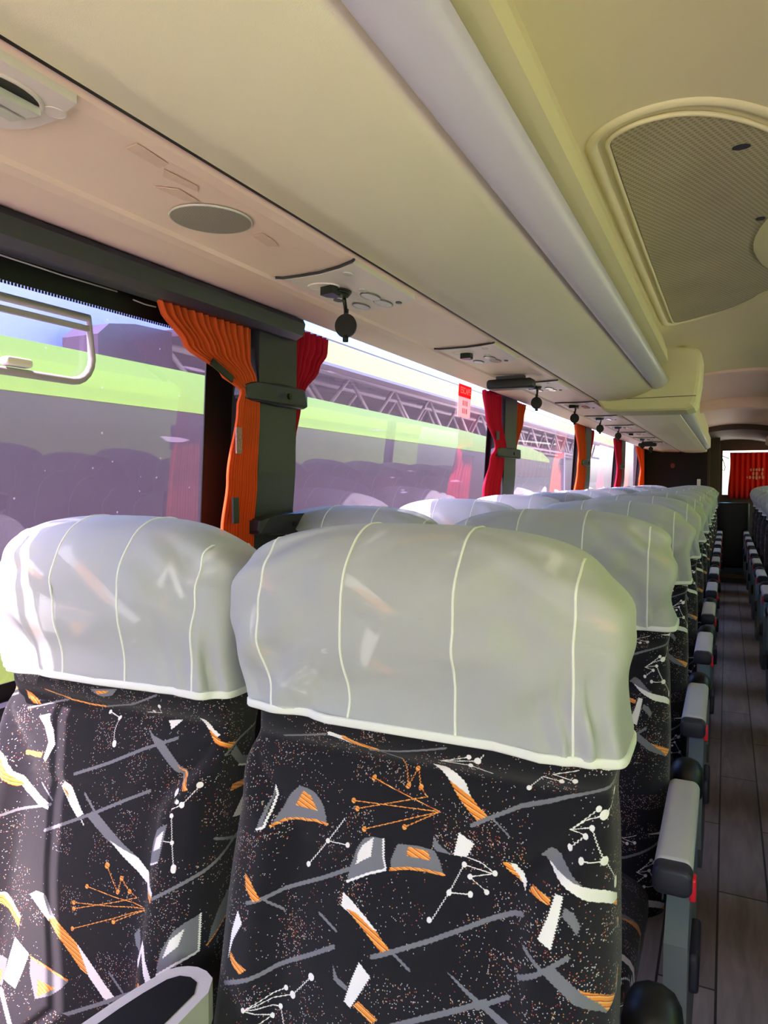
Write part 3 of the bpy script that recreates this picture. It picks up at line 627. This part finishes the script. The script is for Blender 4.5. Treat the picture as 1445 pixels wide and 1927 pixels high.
def psu(y0,full,cap):
    """y0: where its aisle-side near corner lies; everything in metres from there"""
    root=empty('service_panel',(-.65,y0,.37+E))
    def pt(mb,name,m,parent=None,raw=True):
        o=mb.build(name,m); shift(o,0); o.parent=parent if parent is not None else root; return o
    near=[(.012,.02),(.05,.042),(.10,.062),(.15,.070),(.185,.073)]; far=[(.185,.355),(.15,.352),(.10,.342),(.05,.318),(.012,.283)]
    mb=MB(); mb.prism(near+far,on(0,0,-.004),U3,V3,N3,.0095); pl=pt(mb,'plate',M['plate'])
    mb=MB(); mb.tube([tuple(on(s,t-.004,.003)) for s,t in [(.004,.012)]+near+[(.197,.066)]],.0026,6); pt(mb,'edge_seam',M['dark'])
    mb=MB(); ringmb(mb,.137,.135,.030,.024,.0022,.006); disc(mb,.137,.135,.029,.023,.004,.0065); pt(mb,'air_vent',M['plate'])
    mb=MB(); q=on(.128,.145,.006)
    mb.prism([(-.018,-.022),(.016,-.010),(.014,.010),(0,.024),(-.016,.010)],q,U3,V3,N3,.016); pt(mb,'air_nozzle',M['lens'])
    for s,t,rx,ry in ((.085,.230,.014,.030),(.085,.288,.014,.030),(.142,.299,.013,.026)):
        mb=MB(); disc(mb,s,t,rx,ry,.005,.0085); l=pt(mb,'reading_lamp',M['chrome'])
        mb=MB(); ringmb(mb,s,t,rx+.001,ry+.001,.0018,.007); pt(mb,'lamp_rim',M['rimgrey'],l)
    for s,t in ((.078,.184),(.05,.072),(.158,.209)):
        mb=MB(); disc(mb,s,t,.008,.012,.005,.0075); pt(mb,'call_button',M['grey'])
    mb=MB(); disc(mb,.054,.297,.006,.008,.005,.0075); disc(mb,.166,.243,.009,.013,.005,.007); pt(mb,'small_cap',M['dark'])
    if cap:
        mb=MB(); q=on(.118,.172,.006)
        for k in range(3): mb.prism(oval(.016-.002*k,.026-.004*k,20),q+N3*(.004*k),U3,V3,N3,.003)
        qq=q+Vector((-.004,.016,-.012)); mb.tube([tuple(qq),tuple(qq+Vector((-.004,.012,-.012))),tuple(qq+Vector((-.006,.018,-.022)))],.004,8)
        c=pt(mb,'cap_strap',M['black'])
        cc=qq+Vector((-.008,.020,-.047)); ax=Vector((-.25,.9,-.1)).normalized(); a=ax.cross(Vector((0,0,1))).normalized(); b2=a.cross(ax)
        mb=MB(); mb.prism([(.022*math.cos(t),.024*math.sin(t)) for t in np.linspace(0,2*PI,28,endpoint=False)],cc,a,b2,ax,.006)
        mb.tube([tuple(cc+ax*.003+b2*.02),tuple(cc+ax*.003+b2*.034)],.005,8); mb.tube([tuple(cc+ax*.003-b2*.02),tuple(cc+ax*.003-b2*.032)],.006,8)
        pt(mb,'dust_cap',M['black'],c)
    return root
G='service panels along the luggage rack'
PW=['with a black round cap dangling, between first pillar and camera','with its lamps behind the first folded black screen','just past the first folded black screen','with a hanging black cap, third past the first folded screen']
protos={True:psu(1.05,True,True),False:psu(1.05+.79,True,False)}
labs=['grey service panel above the first pillar with clear lamps and a dangling black cap',
 'grey service panel just before the first folded black screen, without a hanging cap',
 'service panel with a dangling black cap, first one past the folded screen','service panel with a dangling black cap, second one past the folded screen',
 'service panel with a dangling black cap, third one past the folded screen','service panel with a dangling black cap, fourth one past the folded screen',
 'small service panel directly before the second folded screen','service panel directly beyond the second folded screen','last service panel at the dark rear partition']
seq=[True,False,True,True,True,True,False,True,True]
first={True:True,False:True}
for k,c in enumerate(seq):
    o=protos[c] if first[c] else copy_tree(protos[c]); first[c]=False
    o.location=(-.65,1.05+.79*k,.37+E); tag(o,labs[k],'service panel',G)
# the nearest panel with its open round vent
root=empty('service_panel',(-.65,.3,.37+E)); o0=root
def pt0(mb,name,m,parent=None):
    o=mb.build(name,m); shift(o,.3); o.parent=parent if parent is not None else root; return o
mb=MB(); mb.prism([(.012,.1),(.145,.1),(.175,.3),(.163,.45),(.14,.512),(.10,.526),(.06,.522),(.012,.506)],on(0,0,-.004),U3,V3,N3,.0095); pt0(mb,'plate',M['plate'])
mb=MB(); disc(mb,.072,.455,.040,.050,.004,.006); v=pt0(mb,'vent_opening',M['rubber'])
mb=MB(); ringmb(mb,.072,.455,.041,.051,.0025,.006); pt0(mb,'vent_rim',M['plate'],v)
mb=MB()
for dx in (-.012,.010): mb.prism([(.072+dx-.006,.415),(.072+dx+.006,.412),(.072+dx+.010,.495),(.072+dx-.008,.498)],PO+N3*.0055,U3,V3,N3,.008)
pt0(mb,'vent_louvre',M['grey'],v)
mb=MB(); ringmb(mb,.047,.497+.012,.010,.012,.0009,.006); disc(mb,.047,.509,.0095,.0115,.004,.0063); pt0(mb,'call_button',M['plate'])
tag(root,'nearest grey service panel with an open round black air vent, at the photo edge','service panel',G)
# speaker
sp=empty('speaker_grille',(-.67,.82,.37+E),'round perforated grey speaker grille set in the rack underside','speaker')
mb=MB(); mb.prism(oval(.056,.056,40,.108,.822),PO+N3*.0005,U3,V3,N3,.003); o=mb.build('mesh_disc',M['speaker']); 
def reorig(o,loc):
    for v in o.data.vertices: v.co-=Vector(loc)
reorig(o,(-.67,.82,.37+E)); o.parent=sp
mb=MB(); ringmb(mb,.108,.822,.057,.057,.0016,.002,40); o=mb.build('rim',M['grey']); reorig(o,(-.67,.82,.37+E)); o.parent=sp
# torn sticker residue around the speaker, on the rack underside
for poly in ([(.028,.60),(.05,.605),(.052,.66),(.034,.655)],[(.05,.665),(.066,.68),(.058,.735),(.046,.72)],[(.075,.72),(.10,.70),(.096,.752),(.08,.765)],[(.075,.90),(.098,.905),(.104,.955),(.088,.962),(.078,.935)]):
    rp(MB().prism(poly,PO+N3*.0008,U3,V3,N3,.0006),'sticker_residue',M['residue'])
# folded screens
for y,lab in ((2.50,'black folded-up screen under the rack above the second window'),(7.35,'black folded-up screen far along the rack near the dark partition')):
    s=empty('folding_screen',(-.70,y,.365+E),lab,'screen','folded screens under the rack')
    mb=MB(); mb.rbox(-.083,.083,-.03,.03,-.042,-.008,.012,axis='y'); mb.build('screen_case',M['black'],s,lift=False)
    mb=MB(); mb.box(-.05,.05,-.018,.012,-.012,.004); mb.build('hinge',M['dark'],s,lift=False)

# ---------------------------------------------------------------- ceiling
cz=lambda x: .585+.04*(1-((x-.1)/.36)**2)
cb=MB(); xs=np.linspace(-.27,.47,17)
cb.extr([(x,cz(x)) for x in xs]+[(.47,.68),(-.27,.68)],YF,4.5,smooth=False); struct(cb.build('ceiling',M['ceil']))
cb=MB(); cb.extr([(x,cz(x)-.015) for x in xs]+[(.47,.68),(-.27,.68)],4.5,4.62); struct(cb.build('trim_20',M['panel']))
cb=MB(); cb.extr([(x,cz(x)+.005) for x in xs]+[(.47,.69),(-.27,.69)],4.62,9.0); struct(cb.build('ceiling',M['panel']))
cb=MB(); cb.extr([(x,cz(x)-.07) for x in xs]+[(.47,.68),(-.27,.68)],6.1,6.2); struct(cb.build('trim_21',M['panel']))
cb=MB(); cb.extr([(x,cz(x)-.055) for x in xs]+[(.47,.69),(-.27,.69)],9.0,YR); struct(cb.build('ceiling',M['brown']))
B('trim_22',M['cream'],-1.085,1.42,YF,YR,.70,.74)
# return-air grille
gr=empty('ceiling_vent_grille',(.09,2.17,.60+E),'large perforated beige vent grille in the aisle ceiling','vent')
def gpoly(g):
    P=[]
    K=[(-.197,1.34),(-.185,1.312),(-.149,1.300),(-.091,1.312),(-.038,1.350),(.010,1.404),(.054,1.47),(.12,1.60),(.20,1.82),(.26,2.15),(.25,2.45),(.17,2.62),(.098,2.68),(.059,2.772),(-.013,2.882),(-.104,2.931),(-.17,2.945),(-.19,2.92),(-.194,2.5),(-.197,2.0)]
    c=(0.0,2.1); P=[]
    n=len(K)
    for i in range(n):
        p0,p1,p2,p3=K[i-1],K[i],K[(i+1)%n],K[(i+2)%n]
        for t in (0,.25,.5,.75):
            q=[]
            for d in (0,1):
                m1=(p2[d]-p0[d])/2;m2=(p3[d]-p1[d])/2
                L=math.dist(p1,p2); m1*=min(1,2*L/max(1e-6,math.dist(p0,p2))); m2*=min(1,2*L/max(1e-6,math.dist(p1,p3)))
                q.append((2*t**3-3*t**2+1)*p1[d]+(t**3-2*t**2+t)*m1+(-2*t**3+3*t**2)*p2[d]+(t**3-t**2)*m2)
            P.append(tuple(q))
    m=len(P); O=[]
    for i in range(m):
        dx=P[(i+1)%m][0]-P[i-1][0]; dy=P[(i+1)%m][1]-P[i-1][1]; l=math.hypot(dx,dy)
        O.append((P[i][0]+g*(-dy)/l*-1,P[i][1]+g*dx/l*-1))
    P=O
    return P
def poly_lift(mb,P,dz0,dz1):
    v=[(x-.09,y-2.17,cz(x)-.60+dz0) for x,y in P]+[(x-.09,y-2.17,cz(x)-.60+dz1) for x,y in P]; n=len(P)
    mb.add(v,[tuple(range(n)),tuple(range(2*n-1,n-1,-1))]+[(i,i+n,(i+1)%n+n,(i+1)%n) for i in range(n)])
def dense(P,k=8):
    out=[]
    for i in range(len(P)):
        a,b=P[i],P[(i+1)%len(P)]
        out+=[(a[0]+(b[0]-a[0])*t/k,a[1]+(b[1]-a[1])*t/k) for t in range(k)]
    return out
gm=MB(); P=gpoly(0)
# grid-filled sheet following the arch of the ceiling
import bmesh
def filled(P,dz):
    ctr=(.0,2.1); R=[]
    for q in np.linspace(0,1,12)[1:]: R.append([(ctr[0]+(x-ctr[0])*q,ctr[1]+(y-ctr[1])*q) for x,y in P])
    v=[(ctr[0]-.09,ctr[1]-2.17,cz(ctr[0])-.60+dz)]; f=[]; n=len(P)
    for r_ in R: v+=[(x-.09,y-2.17,cz(x)-.60+dz) for x,y in r_]
    f+=[(0,1+j,1+(j+1)%n) for j in range(n)]
    for i in range(len(R)-1):
        for j in range(n):
            a=1+i*n+j; b=1+i*n+(j+1)%n; f.append((a,a+n,b+n,b))
    return v,f
v,f=filled(P,-.006); gm.add(v,f,False); v2,f2=filled(P,-.002); gm.add(v2,f2,False); gm.build('perforated_sheet',M['grille'],gr,lift=False)
fm=MB(); P2=gpoly(.006); fm.tube([(x-.09,y-2.17,cz(x)-.60-.005) for x,y in P2+[P2[0]]],.0045,8,caps=False); fm.build('rim',M['ceil'],gr,lift=False)
fm=MB(); P2=gpoly(.034); fm.tube([(x-.09,y-2.17,cz(x)-.60+.004) for x,y in P2+[P2[0]]],.012,8,caps=False); fm.build('surround_moulding',M['ceil'],gr,lift=False)
hm=MB(); c=(.375,2.13)
rings=[]
for r_,dz in ((.325,-.002),(.320,-.012),(.29,-.02),(.2,-.024),(.01,-.025)):
    rings.append([(c[0]+r_*math.cos(t)-.09,c[1]+1.5*r_*math.sin(t)-2.17,.625-.60+dz-.004) for t in np.linspace(0,2*PI,48,endpoint=False)])
hm.loft(rings,closed=True,smooth=True); hm.build('round_hatch',M['ceil'],gr,lift=False)
for (px_,py_,a,b) in ((.012,1.50,.016,.011),(.06,1.93,.010,.012)):
    mk=MB(); mk.prism(oval(a,b,12,px_-.09,py_-2.17),(0,0,cz(px_)-.60-.0085),(1,0,0),(0,1,0),(0,0,1),.0016); mk.build('dark_smudge',M['dark'],gr,lift=False)

# ---------------------------------------------------------------- curtains
def curtain(name,m,rows,npl,amp,x0,label,group,steps=40,dirx=1):
    """rows: (z, near edge, far edge, pleat depth factor, x offset)"""
    b=MB(); R=[]; n=npl*8
    zs=np.linspace(0,1,steps)
    tab=list(rows)
    def at(z,k):
        for p,q in zip(tab,tab[1:]):
            if z<=p[0] and z>=q[0]:
                t=(p[0]-z)/(p[0]-q[0]); t=t*t*(3-2*t) if k!=1 or True else t
                return p[k]+(q[k]-p[k])*t
        return tab[-1][k]
    for s in zs:
        z=tab[0][0]+(tab[-1][0]-tab[0][0])*s
        a,bb,am,xo=at(z,1),at(z,2),at(z,3),at(z,4)
        row=[]
        for j in range(n+1):
            t=j/n
            ph=2*PI*npl*t
            x=x0+xo+am*amp*(math.sin(ph)+.25*math.sin(2.3*ph+5*z))
            sag=0
            row.append((x,a+(bb-a)*t+.1*(bb-a)/npl*math.cos(ph),z))
        R.append(row)
    b.loft(R,smooth=True)
    root=b.build(name,m)
    md=root.modifiers.new('cloth_thickness','SOLIDIFY'); md.thickness=.0025; md.offset=0
    tag(root,label,'curtain',group); return root
GC='curtains between the windows'
c1=curtain('curtain',M['orange'],[(.366,1.09,1.40,1,0),(.345,1.10,1.40,1,.0),(.285,1.17,1.40,.9,0),(.235,1.28,1.41,.6,.01),(.205,1.345,1.415,.4,.015),(.17,1.335,1.42,.4,.012),(.0,1.31,1.425,.45,0),(-.12,1.30,1.425,.5,-.01),(-.36,1.29,1.43,.6,-.03)],13,.010,-1.028,'orange pleated curtain fanned and tied back on the first pillar',GC,steps=70)
vp=MB()
vp.box(-1.012,-1.008,1.322,1.342,.06,.12); vp.build('pattern_patch',mat('printed_patch',rgb(150,110,110),.6,noise=.7,nscale=160),c1,lift='force')
vp=MB(); vp.box(-1.016,-1.011,1.312,1.332,-.10,-.04); vp.build('fastener_strip',M['black'],c1,lift='force')
vp=MB(); vp.prism([(0,0),(.075,-.03),(.08,-.015),(.01,.015)],(-1.004,1.225,.247),(0,1,0),(0,0,1),(1,0,0),.003); vp.build('fastener_strip',M['black'],c1,lift='force')
c2=curtain('curtain',M['wine'],[(.40,1.575,1.78,1,0),(.36,1.575,1.775,1,0),(.31,1.575,1.73,.9,0),(.235,1.58,1.655,.5,0),(.20,1.57,1.635,.4,0),(.1,1.555,1.63,.5,-.015),(-.1,1.55,1.61,.6,-.02),(-.36,1.55,1.60,.7,-.04)],7,.010,-1.035,'dark crimson curtain tied back on the far side of the first pillar',GC,steps=60)
c3=curtain('curtain',mat('bright_crimson_cloth',rgb(214,16,70),.8,noise=.06,nscale=30,trans=.4),[(.42,3.20,3.50,1,0),(.30,3.25,3.50,.8,0),(.16,3.33,3.53,.4,.02),(.10,3.28,3.53,.5,.01),(-.05,3.2,3.50,.7,0),(-.36,3.15,3.50,.8,-.03)],6,.012,-1.03,'crimson curtain tied on the second pillar, next to the ESCAPE notice',GC,steps=50)
vp=MB(); vp.box(-1.006,-1.001,3.335,3.375,.195,.235); vp.build('fastener_strip',M['black'],c3,lift='force')
curtain('curtain',M['orange'],[(.42,3.74,3.99,1,0),(.34,3.74,3.93,1,0),(.16,3.74,3.80,.4,0),(.05,3.73,3.78,.5,-.015),(-.36,3.72,3.78,.6,-.04)],6,.012,-1.035,'orange curtain gathered on the far side of the second pillar',GC)
curtain('curtain',M['orange'],[(.42,5.42,5.80,1,0),(.2,5.50,5.82,.6,.01),(.1,5.46,5.82,.5,.01),(-.36,5.3,5.8,.8,-.03)],7,.014,-1.025,'bright orange curtain hanging at the third pillar',GC)
curtain('curtain',M['wine'],[(.42,6.04,6.3,1,0),(.12,6.04,6.12,.4,0),(-.36,6.04,6.14,.6,-.04)],6,.012,-1.04,'crimson curtain half hidden behind the third pillar',GC)
curtain('curtain',mat('magenta_red_cloth',rgb(205,14,64),.8,noise=.06,trans=.4),[(.42,7.45,7.97,1,0),(.12,7.6,7.98,.5,.01),(-.36,7.4,7.97,.8,-.03)],7,.014,-1.025,'magenta-red curtain hanging at the fourth pillar',GC)
curtain('curtain',mat('vivid_orange_cloth',rgb(240,88,30),.8,noise=.06,trans=.45),[(.42,9.35,10.2,1,0),(.14,9.75,10.2,.5,.01),(-.02,9.6,10.2,.7,.01),(-.36,9.3,10.2,.8,-.02)],8,.014,-1.02,'vivid orange curtain at the dark rear partition',GC)
# tie straps
def tie(y0,y1,z,label,near=0):
    t=empty('curtain_tie',(-1.0,(y0+y1)/2,z+E),label,'curtain tie','curtain ties on the pillars')
    h=(y1-y0)/2
    mb=MB(); pts=[(-h,-.01),(-h+.004,-.018),(-h+.03,-.022),(0,-.026),(h-.03,-.024),(h,-.016),(h,.014),(h-.03,.026),(0,.028),(-h+.03,.022),(-h+.004,.014)]
    R=[]
    for xx,q in ((-.022,1),(.008,1),(.012,.94)):
        R.append([(xx-.018*abs(p[0]/h)**3,p[0]*(1 if q==1 else .985),p[1]*q) for p in pts])
    mb.loft(R,closed=True,caps=True,smooth=False); mb.build('strap',M['dark'],t,lift=False)
    mb=MB(); mb.prism(oval(.008,.008,16),(.010,.02,0),(0,1,0),(0,0,1),(1,0,0),.006); mb.build('stud',M['black'],t,lift=False)
tie(1.355,1.625,.208,'charcoal strap holding the orange and crimson curtains on the first pillar')
tie(1.40,1.62,-.112,'lower charcoal strap on the first pillar, just above the white headrest covers')
tie(3.36,3.80,.135,'grey strap holding curtains on the second pillar')
tie(5.62,5.95,.135,'grey strap holding the orange curtain on the third pillar')
tie(7.75,8.1,.14,'dark strap holding the magenta curtain on the fourth pillar')

# ---------------------------------------------------------------- rear of the coach
B('wall_back',M['maroon'],-1.16,-.235,10.30,10.42,-1.2,.66)
B('door_1',M['brown'],-.235,-.205,10.30,11.25,-1.2,.60)
jb=MB(); jb.box(-.235,-.09,10.42,10.60,-1.2,.60); struct(jb.build('trim_30',M['brown']))
sw=empty('wall_switch',(-.335,10.295,-.04+E),'small white switch on the dark rear partition','switch')
mb=MB(); mb.rbox(-.022,.022,-.006,.004,-.05,.05,.006,axis='y'); mb.build('switch_plate',M['white'],sw,lift=False)
mb=MB(); mb.box(-.01,.01,-.010,-.004,-.02,.02); mb.build('rocker',M['plate'],sw,lift=False)
mb=MB(); mb.prism(oval(.028,.035,16),(-.66,10.292,.19),(1,0,0),(0,0,1),(0,1,0),.01); tag(mb.build('indicator_lamp',mat('dim_red_lens',rgb(110,16,24),.3)),'dim red lamp on the dark rear partition','lamp')
# front bulkhead and windscreen
struct(MB().box(-1.13,1.36,-2.46,-2.40,-1.2,-.95).build('wall_front',M['maroon']))
struct(MB().box(-1.10,1.33,-2.44,-2.434,-.95,.62).build('window_9',M['clear']))
# rear wall with its window opening
struct(MB().box(-.235,1.42,11.3,11.38,-1.2,-.215).box(-.235,1.42,11.3,11.38,.415,.70).box(-.235,-.06,11.3,11.38,-.215,.415).build('wall_rear',M['brown']))
struct(MB().box(-.06,1.3,11.33,11.336,-.215,.415).build('window_8',M['clear']))
rc=MB(); R=[]
for z in np.linspace(.385,-.26,14):
    R.append([(x+.0,11.22+.012*math.sin(x*95+.3*z),z) for x in np.linspace(.028+.012*math.sin(z*7),1.25,260)])
rc.loft(R,smooth=True); rco=rc.build('curtain',M['redcloth']); tag(rco,'wide deep red pleated curtain over the rear window','curtain')
md=rco.modifiers.new('cloth_thickness','SOLIDIFY'); md.thickness=.003
pm=MB()
for (x,z,a,b) in ((.30,.14,.012,.02),(.335,.14,.012,.022),(.37,.142,.014,.02),(.405,.142,.014,.022),(.33,.085,.012,.03),(.372,.085,.014,.03),(.255,.035,.008,.016),(.29,.035,.014,.024),(.33,.032,.014,.024),(.372,.03,.016,.03),(.41,.034,.012,.022),(.45,.034,.016,.026),(.44,.085,.012,.03),(.445,.142,.014,.022)):
    pm.prism(oval(a,b,10),(x,11.20,z),(1,0,0),(0,0,1),(0,1,0),.003)
pm.build('printed_marks',mat('faded_pink_print',rgb(200,120,110),.7),rco,lift='force')
cbm=MB(); cbm.tube([(-.075,11.19,.34),(-.02,11.18,.32),(.02,11.18,.30)],.006,6); cbm.tube([(-.07,11.19,.32),(-.045,11.18,.25),(-.025,11.18,.18),(-.035,11.18,.13),(-.065,11.18,.14)],.005,6)
tag(cbm.build('hanging_cable',M['black']),'thin dark cable looping across the bright rear window','cable')
st=MB(); st.box(-.10,.30,9.2,11.3,-1.2,-1.10); struct(st.build('floor_step',M['black']))
struct(MB().box(-.10,.30,9.17,9.2,-1.14,-1.095).build('trim_31',M['tan']))
mb=MB(); mb.rbox(-.10,.26,9.9,10.2,-1.1,-.29,.03); tag(mb.build('rear_locker',M['black']),'black locker closing the far end of the aisle','locker')

# ---------------------------------------------------------------- the far wall of windows across the aisle
xr=lambda z: 1.345
for i,(a,b) in enumerate(((-2.35,1.5),(1.6,4.5),(4.6,7.5),(7.6,11.2))):
    pane(f'window_{10+i}',M['clear'],a,b,lambda z:1.375)
for i,a in enumerate((1.5,4.5,7.5)): B(f'trim_{40+i}',M['dark'],1.33,1.40,a,a+.1,-.40,.46)

# ---------------------------------------------------------------- outside
B('ground',M['asphalt'],-30,30,-20,40,-2.75,-2.65)
nb=empty('parked_bus',(-3.5,4,-2.65+E),'dark tinted bus with a lime green stripe parked alongside the windows','bus')
def np_(mb,name,m):
    o=mb.build(name,m); reorig(o,(-3.5,4,-2.65+E)); o.parent=nb; return o
NX=-2.35
np_(MB().box(-4.6,NX,-6,11.0,-2.3,-.60),'lower_side',M['lime'])
np_(MB().box(-4.6,NX+.005,-6,11.2,-.60,.335),'window_band',M['purpleglass'])
s_=MB(); pts=[(-6,.515),(3.2,.515),(6.5,.485),(9.3,.42),(10.0,.37),(10.4,.29),(10.42,.25),(9.5,.262),(6.5,.30),(3.2,.325),(-6,.31)]
s_.prism([(y,z) for y,z in pts],(NX-.30,0,0),(0,1,0),(0,0,1),(1,0,0),.315); np_(s_,'lime_stripe',M['lime'])
np_(MB().box(-4.6,NX-.31,-6,10.6,.335,.46),'roof',M['purpleglass'])
for y in (-2.5,6.5):
    mb=MB(); mb.prism(oval(.5,.5,28),(-2.6,y,-2.15),(0,1,0),(0,0,1),(1,0,0),.27); np_(mb,'wheel',M['rubber'])
# depot canopy with a yellow fascia and steel trusses
dp=empty('depot_canopy',(-6,12,-2.65+E),'yellow fascia depot canopy with steel roof trusses beyond the parked bus','canopy')
def dpn(mb,name,m):
    o=mb.build(name,m); reorig(o,(-6,12,-2.65+E)); o.parent=dp; return o
dpn(MB().box(-4.35,-4.2,6.3,34,1.36,1.62),'fascia',M['yellow'])
dpn(MB().box(-4.37,-4.18,6.3,34,1.325,1.36),'fascia_rail',M['steel'])
dpn(MB().box(-6.2,-4.35,6.3,34,1.62,1.70),'roof_deck',M['purpleglass'])
dpn(MB().box(-6.3,-6.2,6.3,34,-2.65,1.70),'back_wall',M['purpleglass'])
for xx in (-5.2,-5.9):
    t=MB(); y=6.4; 
    t.tube([(xx,6.4,1.55),(xx,33,1.55)],.045,6); t.tube([(xx,6.4,.95),(xx,33,.95)],.045,6)
    k=0
    while y<32:
        t.tube([(xx,y,.95 if k%2 else 1.55),(xx,y+.8,1.55 if k%2 else .95)],.032,6); y+=.8; k+=1
    dpn(t,'truss',M['steel'])
for y in (9,17,25): dpn(MB().box(-5.3,-5.1,y,y+.2,-2.65,.95),'post',M['steel'])
bl=MB(); bl.box(-9,-6.4,-8,9.0,-2.65,2.2); tag(bl.build('sky_backdrop',M['lavender']),'pale blue slab standing in for the sky above the parked bus','backdrop')  # added slab in place of the sky, so its blue stays dim
hd=MB()
hd.prism([(5.2,-2.65),(5.2,1.45),(5.35,1.58),(5.7,1.64),(6.25,1.66),(6.25,-2.65)],(-6.15,0,0),(0,1,0),(0,0,1),(1,0,0),.5); tag(hd.build('dark_skyline',M['purpleglass']),'low dark block standing in for trees and roofs before the sky slab, beside the canopy','backdrop')  # added dark block for the skyline of trees and roofs
rb=empty('parked_bus',(3.6,4,-2.65+E),'pale bus with a lime green stripe parked outside the windows across the aisle','bus')
for nm,mm,z0,z1 in (('lower_side',M['plate'],-2.3,-.55),('window_band',mat('pale_green_tint',rgb(160,190,96),.3,noise=.1,nscale=2),-.55,.35),('upper_side',M['lime'],.62,1.0)):
    o=MB().box(2.9,5.3,-6,12,z0,z1).build(nm,mm); reorig(o,(3.6,4,-2.65+E)); o.parent=rb
o=MB().box(2.88,5.3,-6,12,.35,.62).build('lime_stripe',M['lime']); reorig(o,(3.6,4,-2.65+E)); o.parent=rb
rw=MB(); rw.box(6,30,24,26,-2.65,3.0); 

# ---------------------------------------------------------------- light
wd=bpy.data.worlds.new('sky'); scene.world=wd; wd.use_nodes=True; nt=wd.node_tree
bg=nt.nodes['Background']; sky=nt.nodes.new('ShaderNodeTexSky'); sky.sky_type='NISHITA'; sky.sun_disc=False; sky.sun_elevation=math.radians(55); sky.sun_rotation=math.radians(200); sky.air_density=1.0; sky.dust_density=2.5
hs=nt.nodes.new('ShaderNodeHueSaturation'); hs.inputs['Saturation'].default_value=1.6; nt.links.new(sky.outputs[0],hs.inputs['Color']); nt.links.new(hs.outputs[0],bg.inputs[0]); bg.inputs[1].default_value=1.0
sd=bpy.data.lights.new('sun','SUN'); sd.energy=30; sd.angle=math.radians(.6); sd.color=(1,.93,.86); so=bpy.data.objects.new('sun',sd); COL.objects.link(so)
so.rotation_euler=Vector((.25,.42,-1.0)).to_track_quat('-Z','Y').to_euler()

# ---------------------------------------------------------------- camera
cd=bpy.data.cameras.new('camera'); cam=bpy.data.objects.new('camera',cd); COL.objects.link(cam); scene.camera=cam
cd.sensor_fit='VERTICAL'; cd.sensor_height=36; cd.lens=1340*36/1927; cd.clip_start=.02; cd.clip_end=200
cam.location=(0,0,E); cam.rotation_euler=(PI/2-math.radians(2.585),0,math.radians(25.686))
scene.view_settings.view_transform='Standard'; scene.view_settings.look='None'; scene.view_settings.gamma=1; scene.view_settings.use_curve_mapping=False
scene.view_settings.exposure=.4
scene.cycles.max_bounces=10; scene.cycles.diffuse_bounces=6; scene.cycles.transparent_max_bounces=16
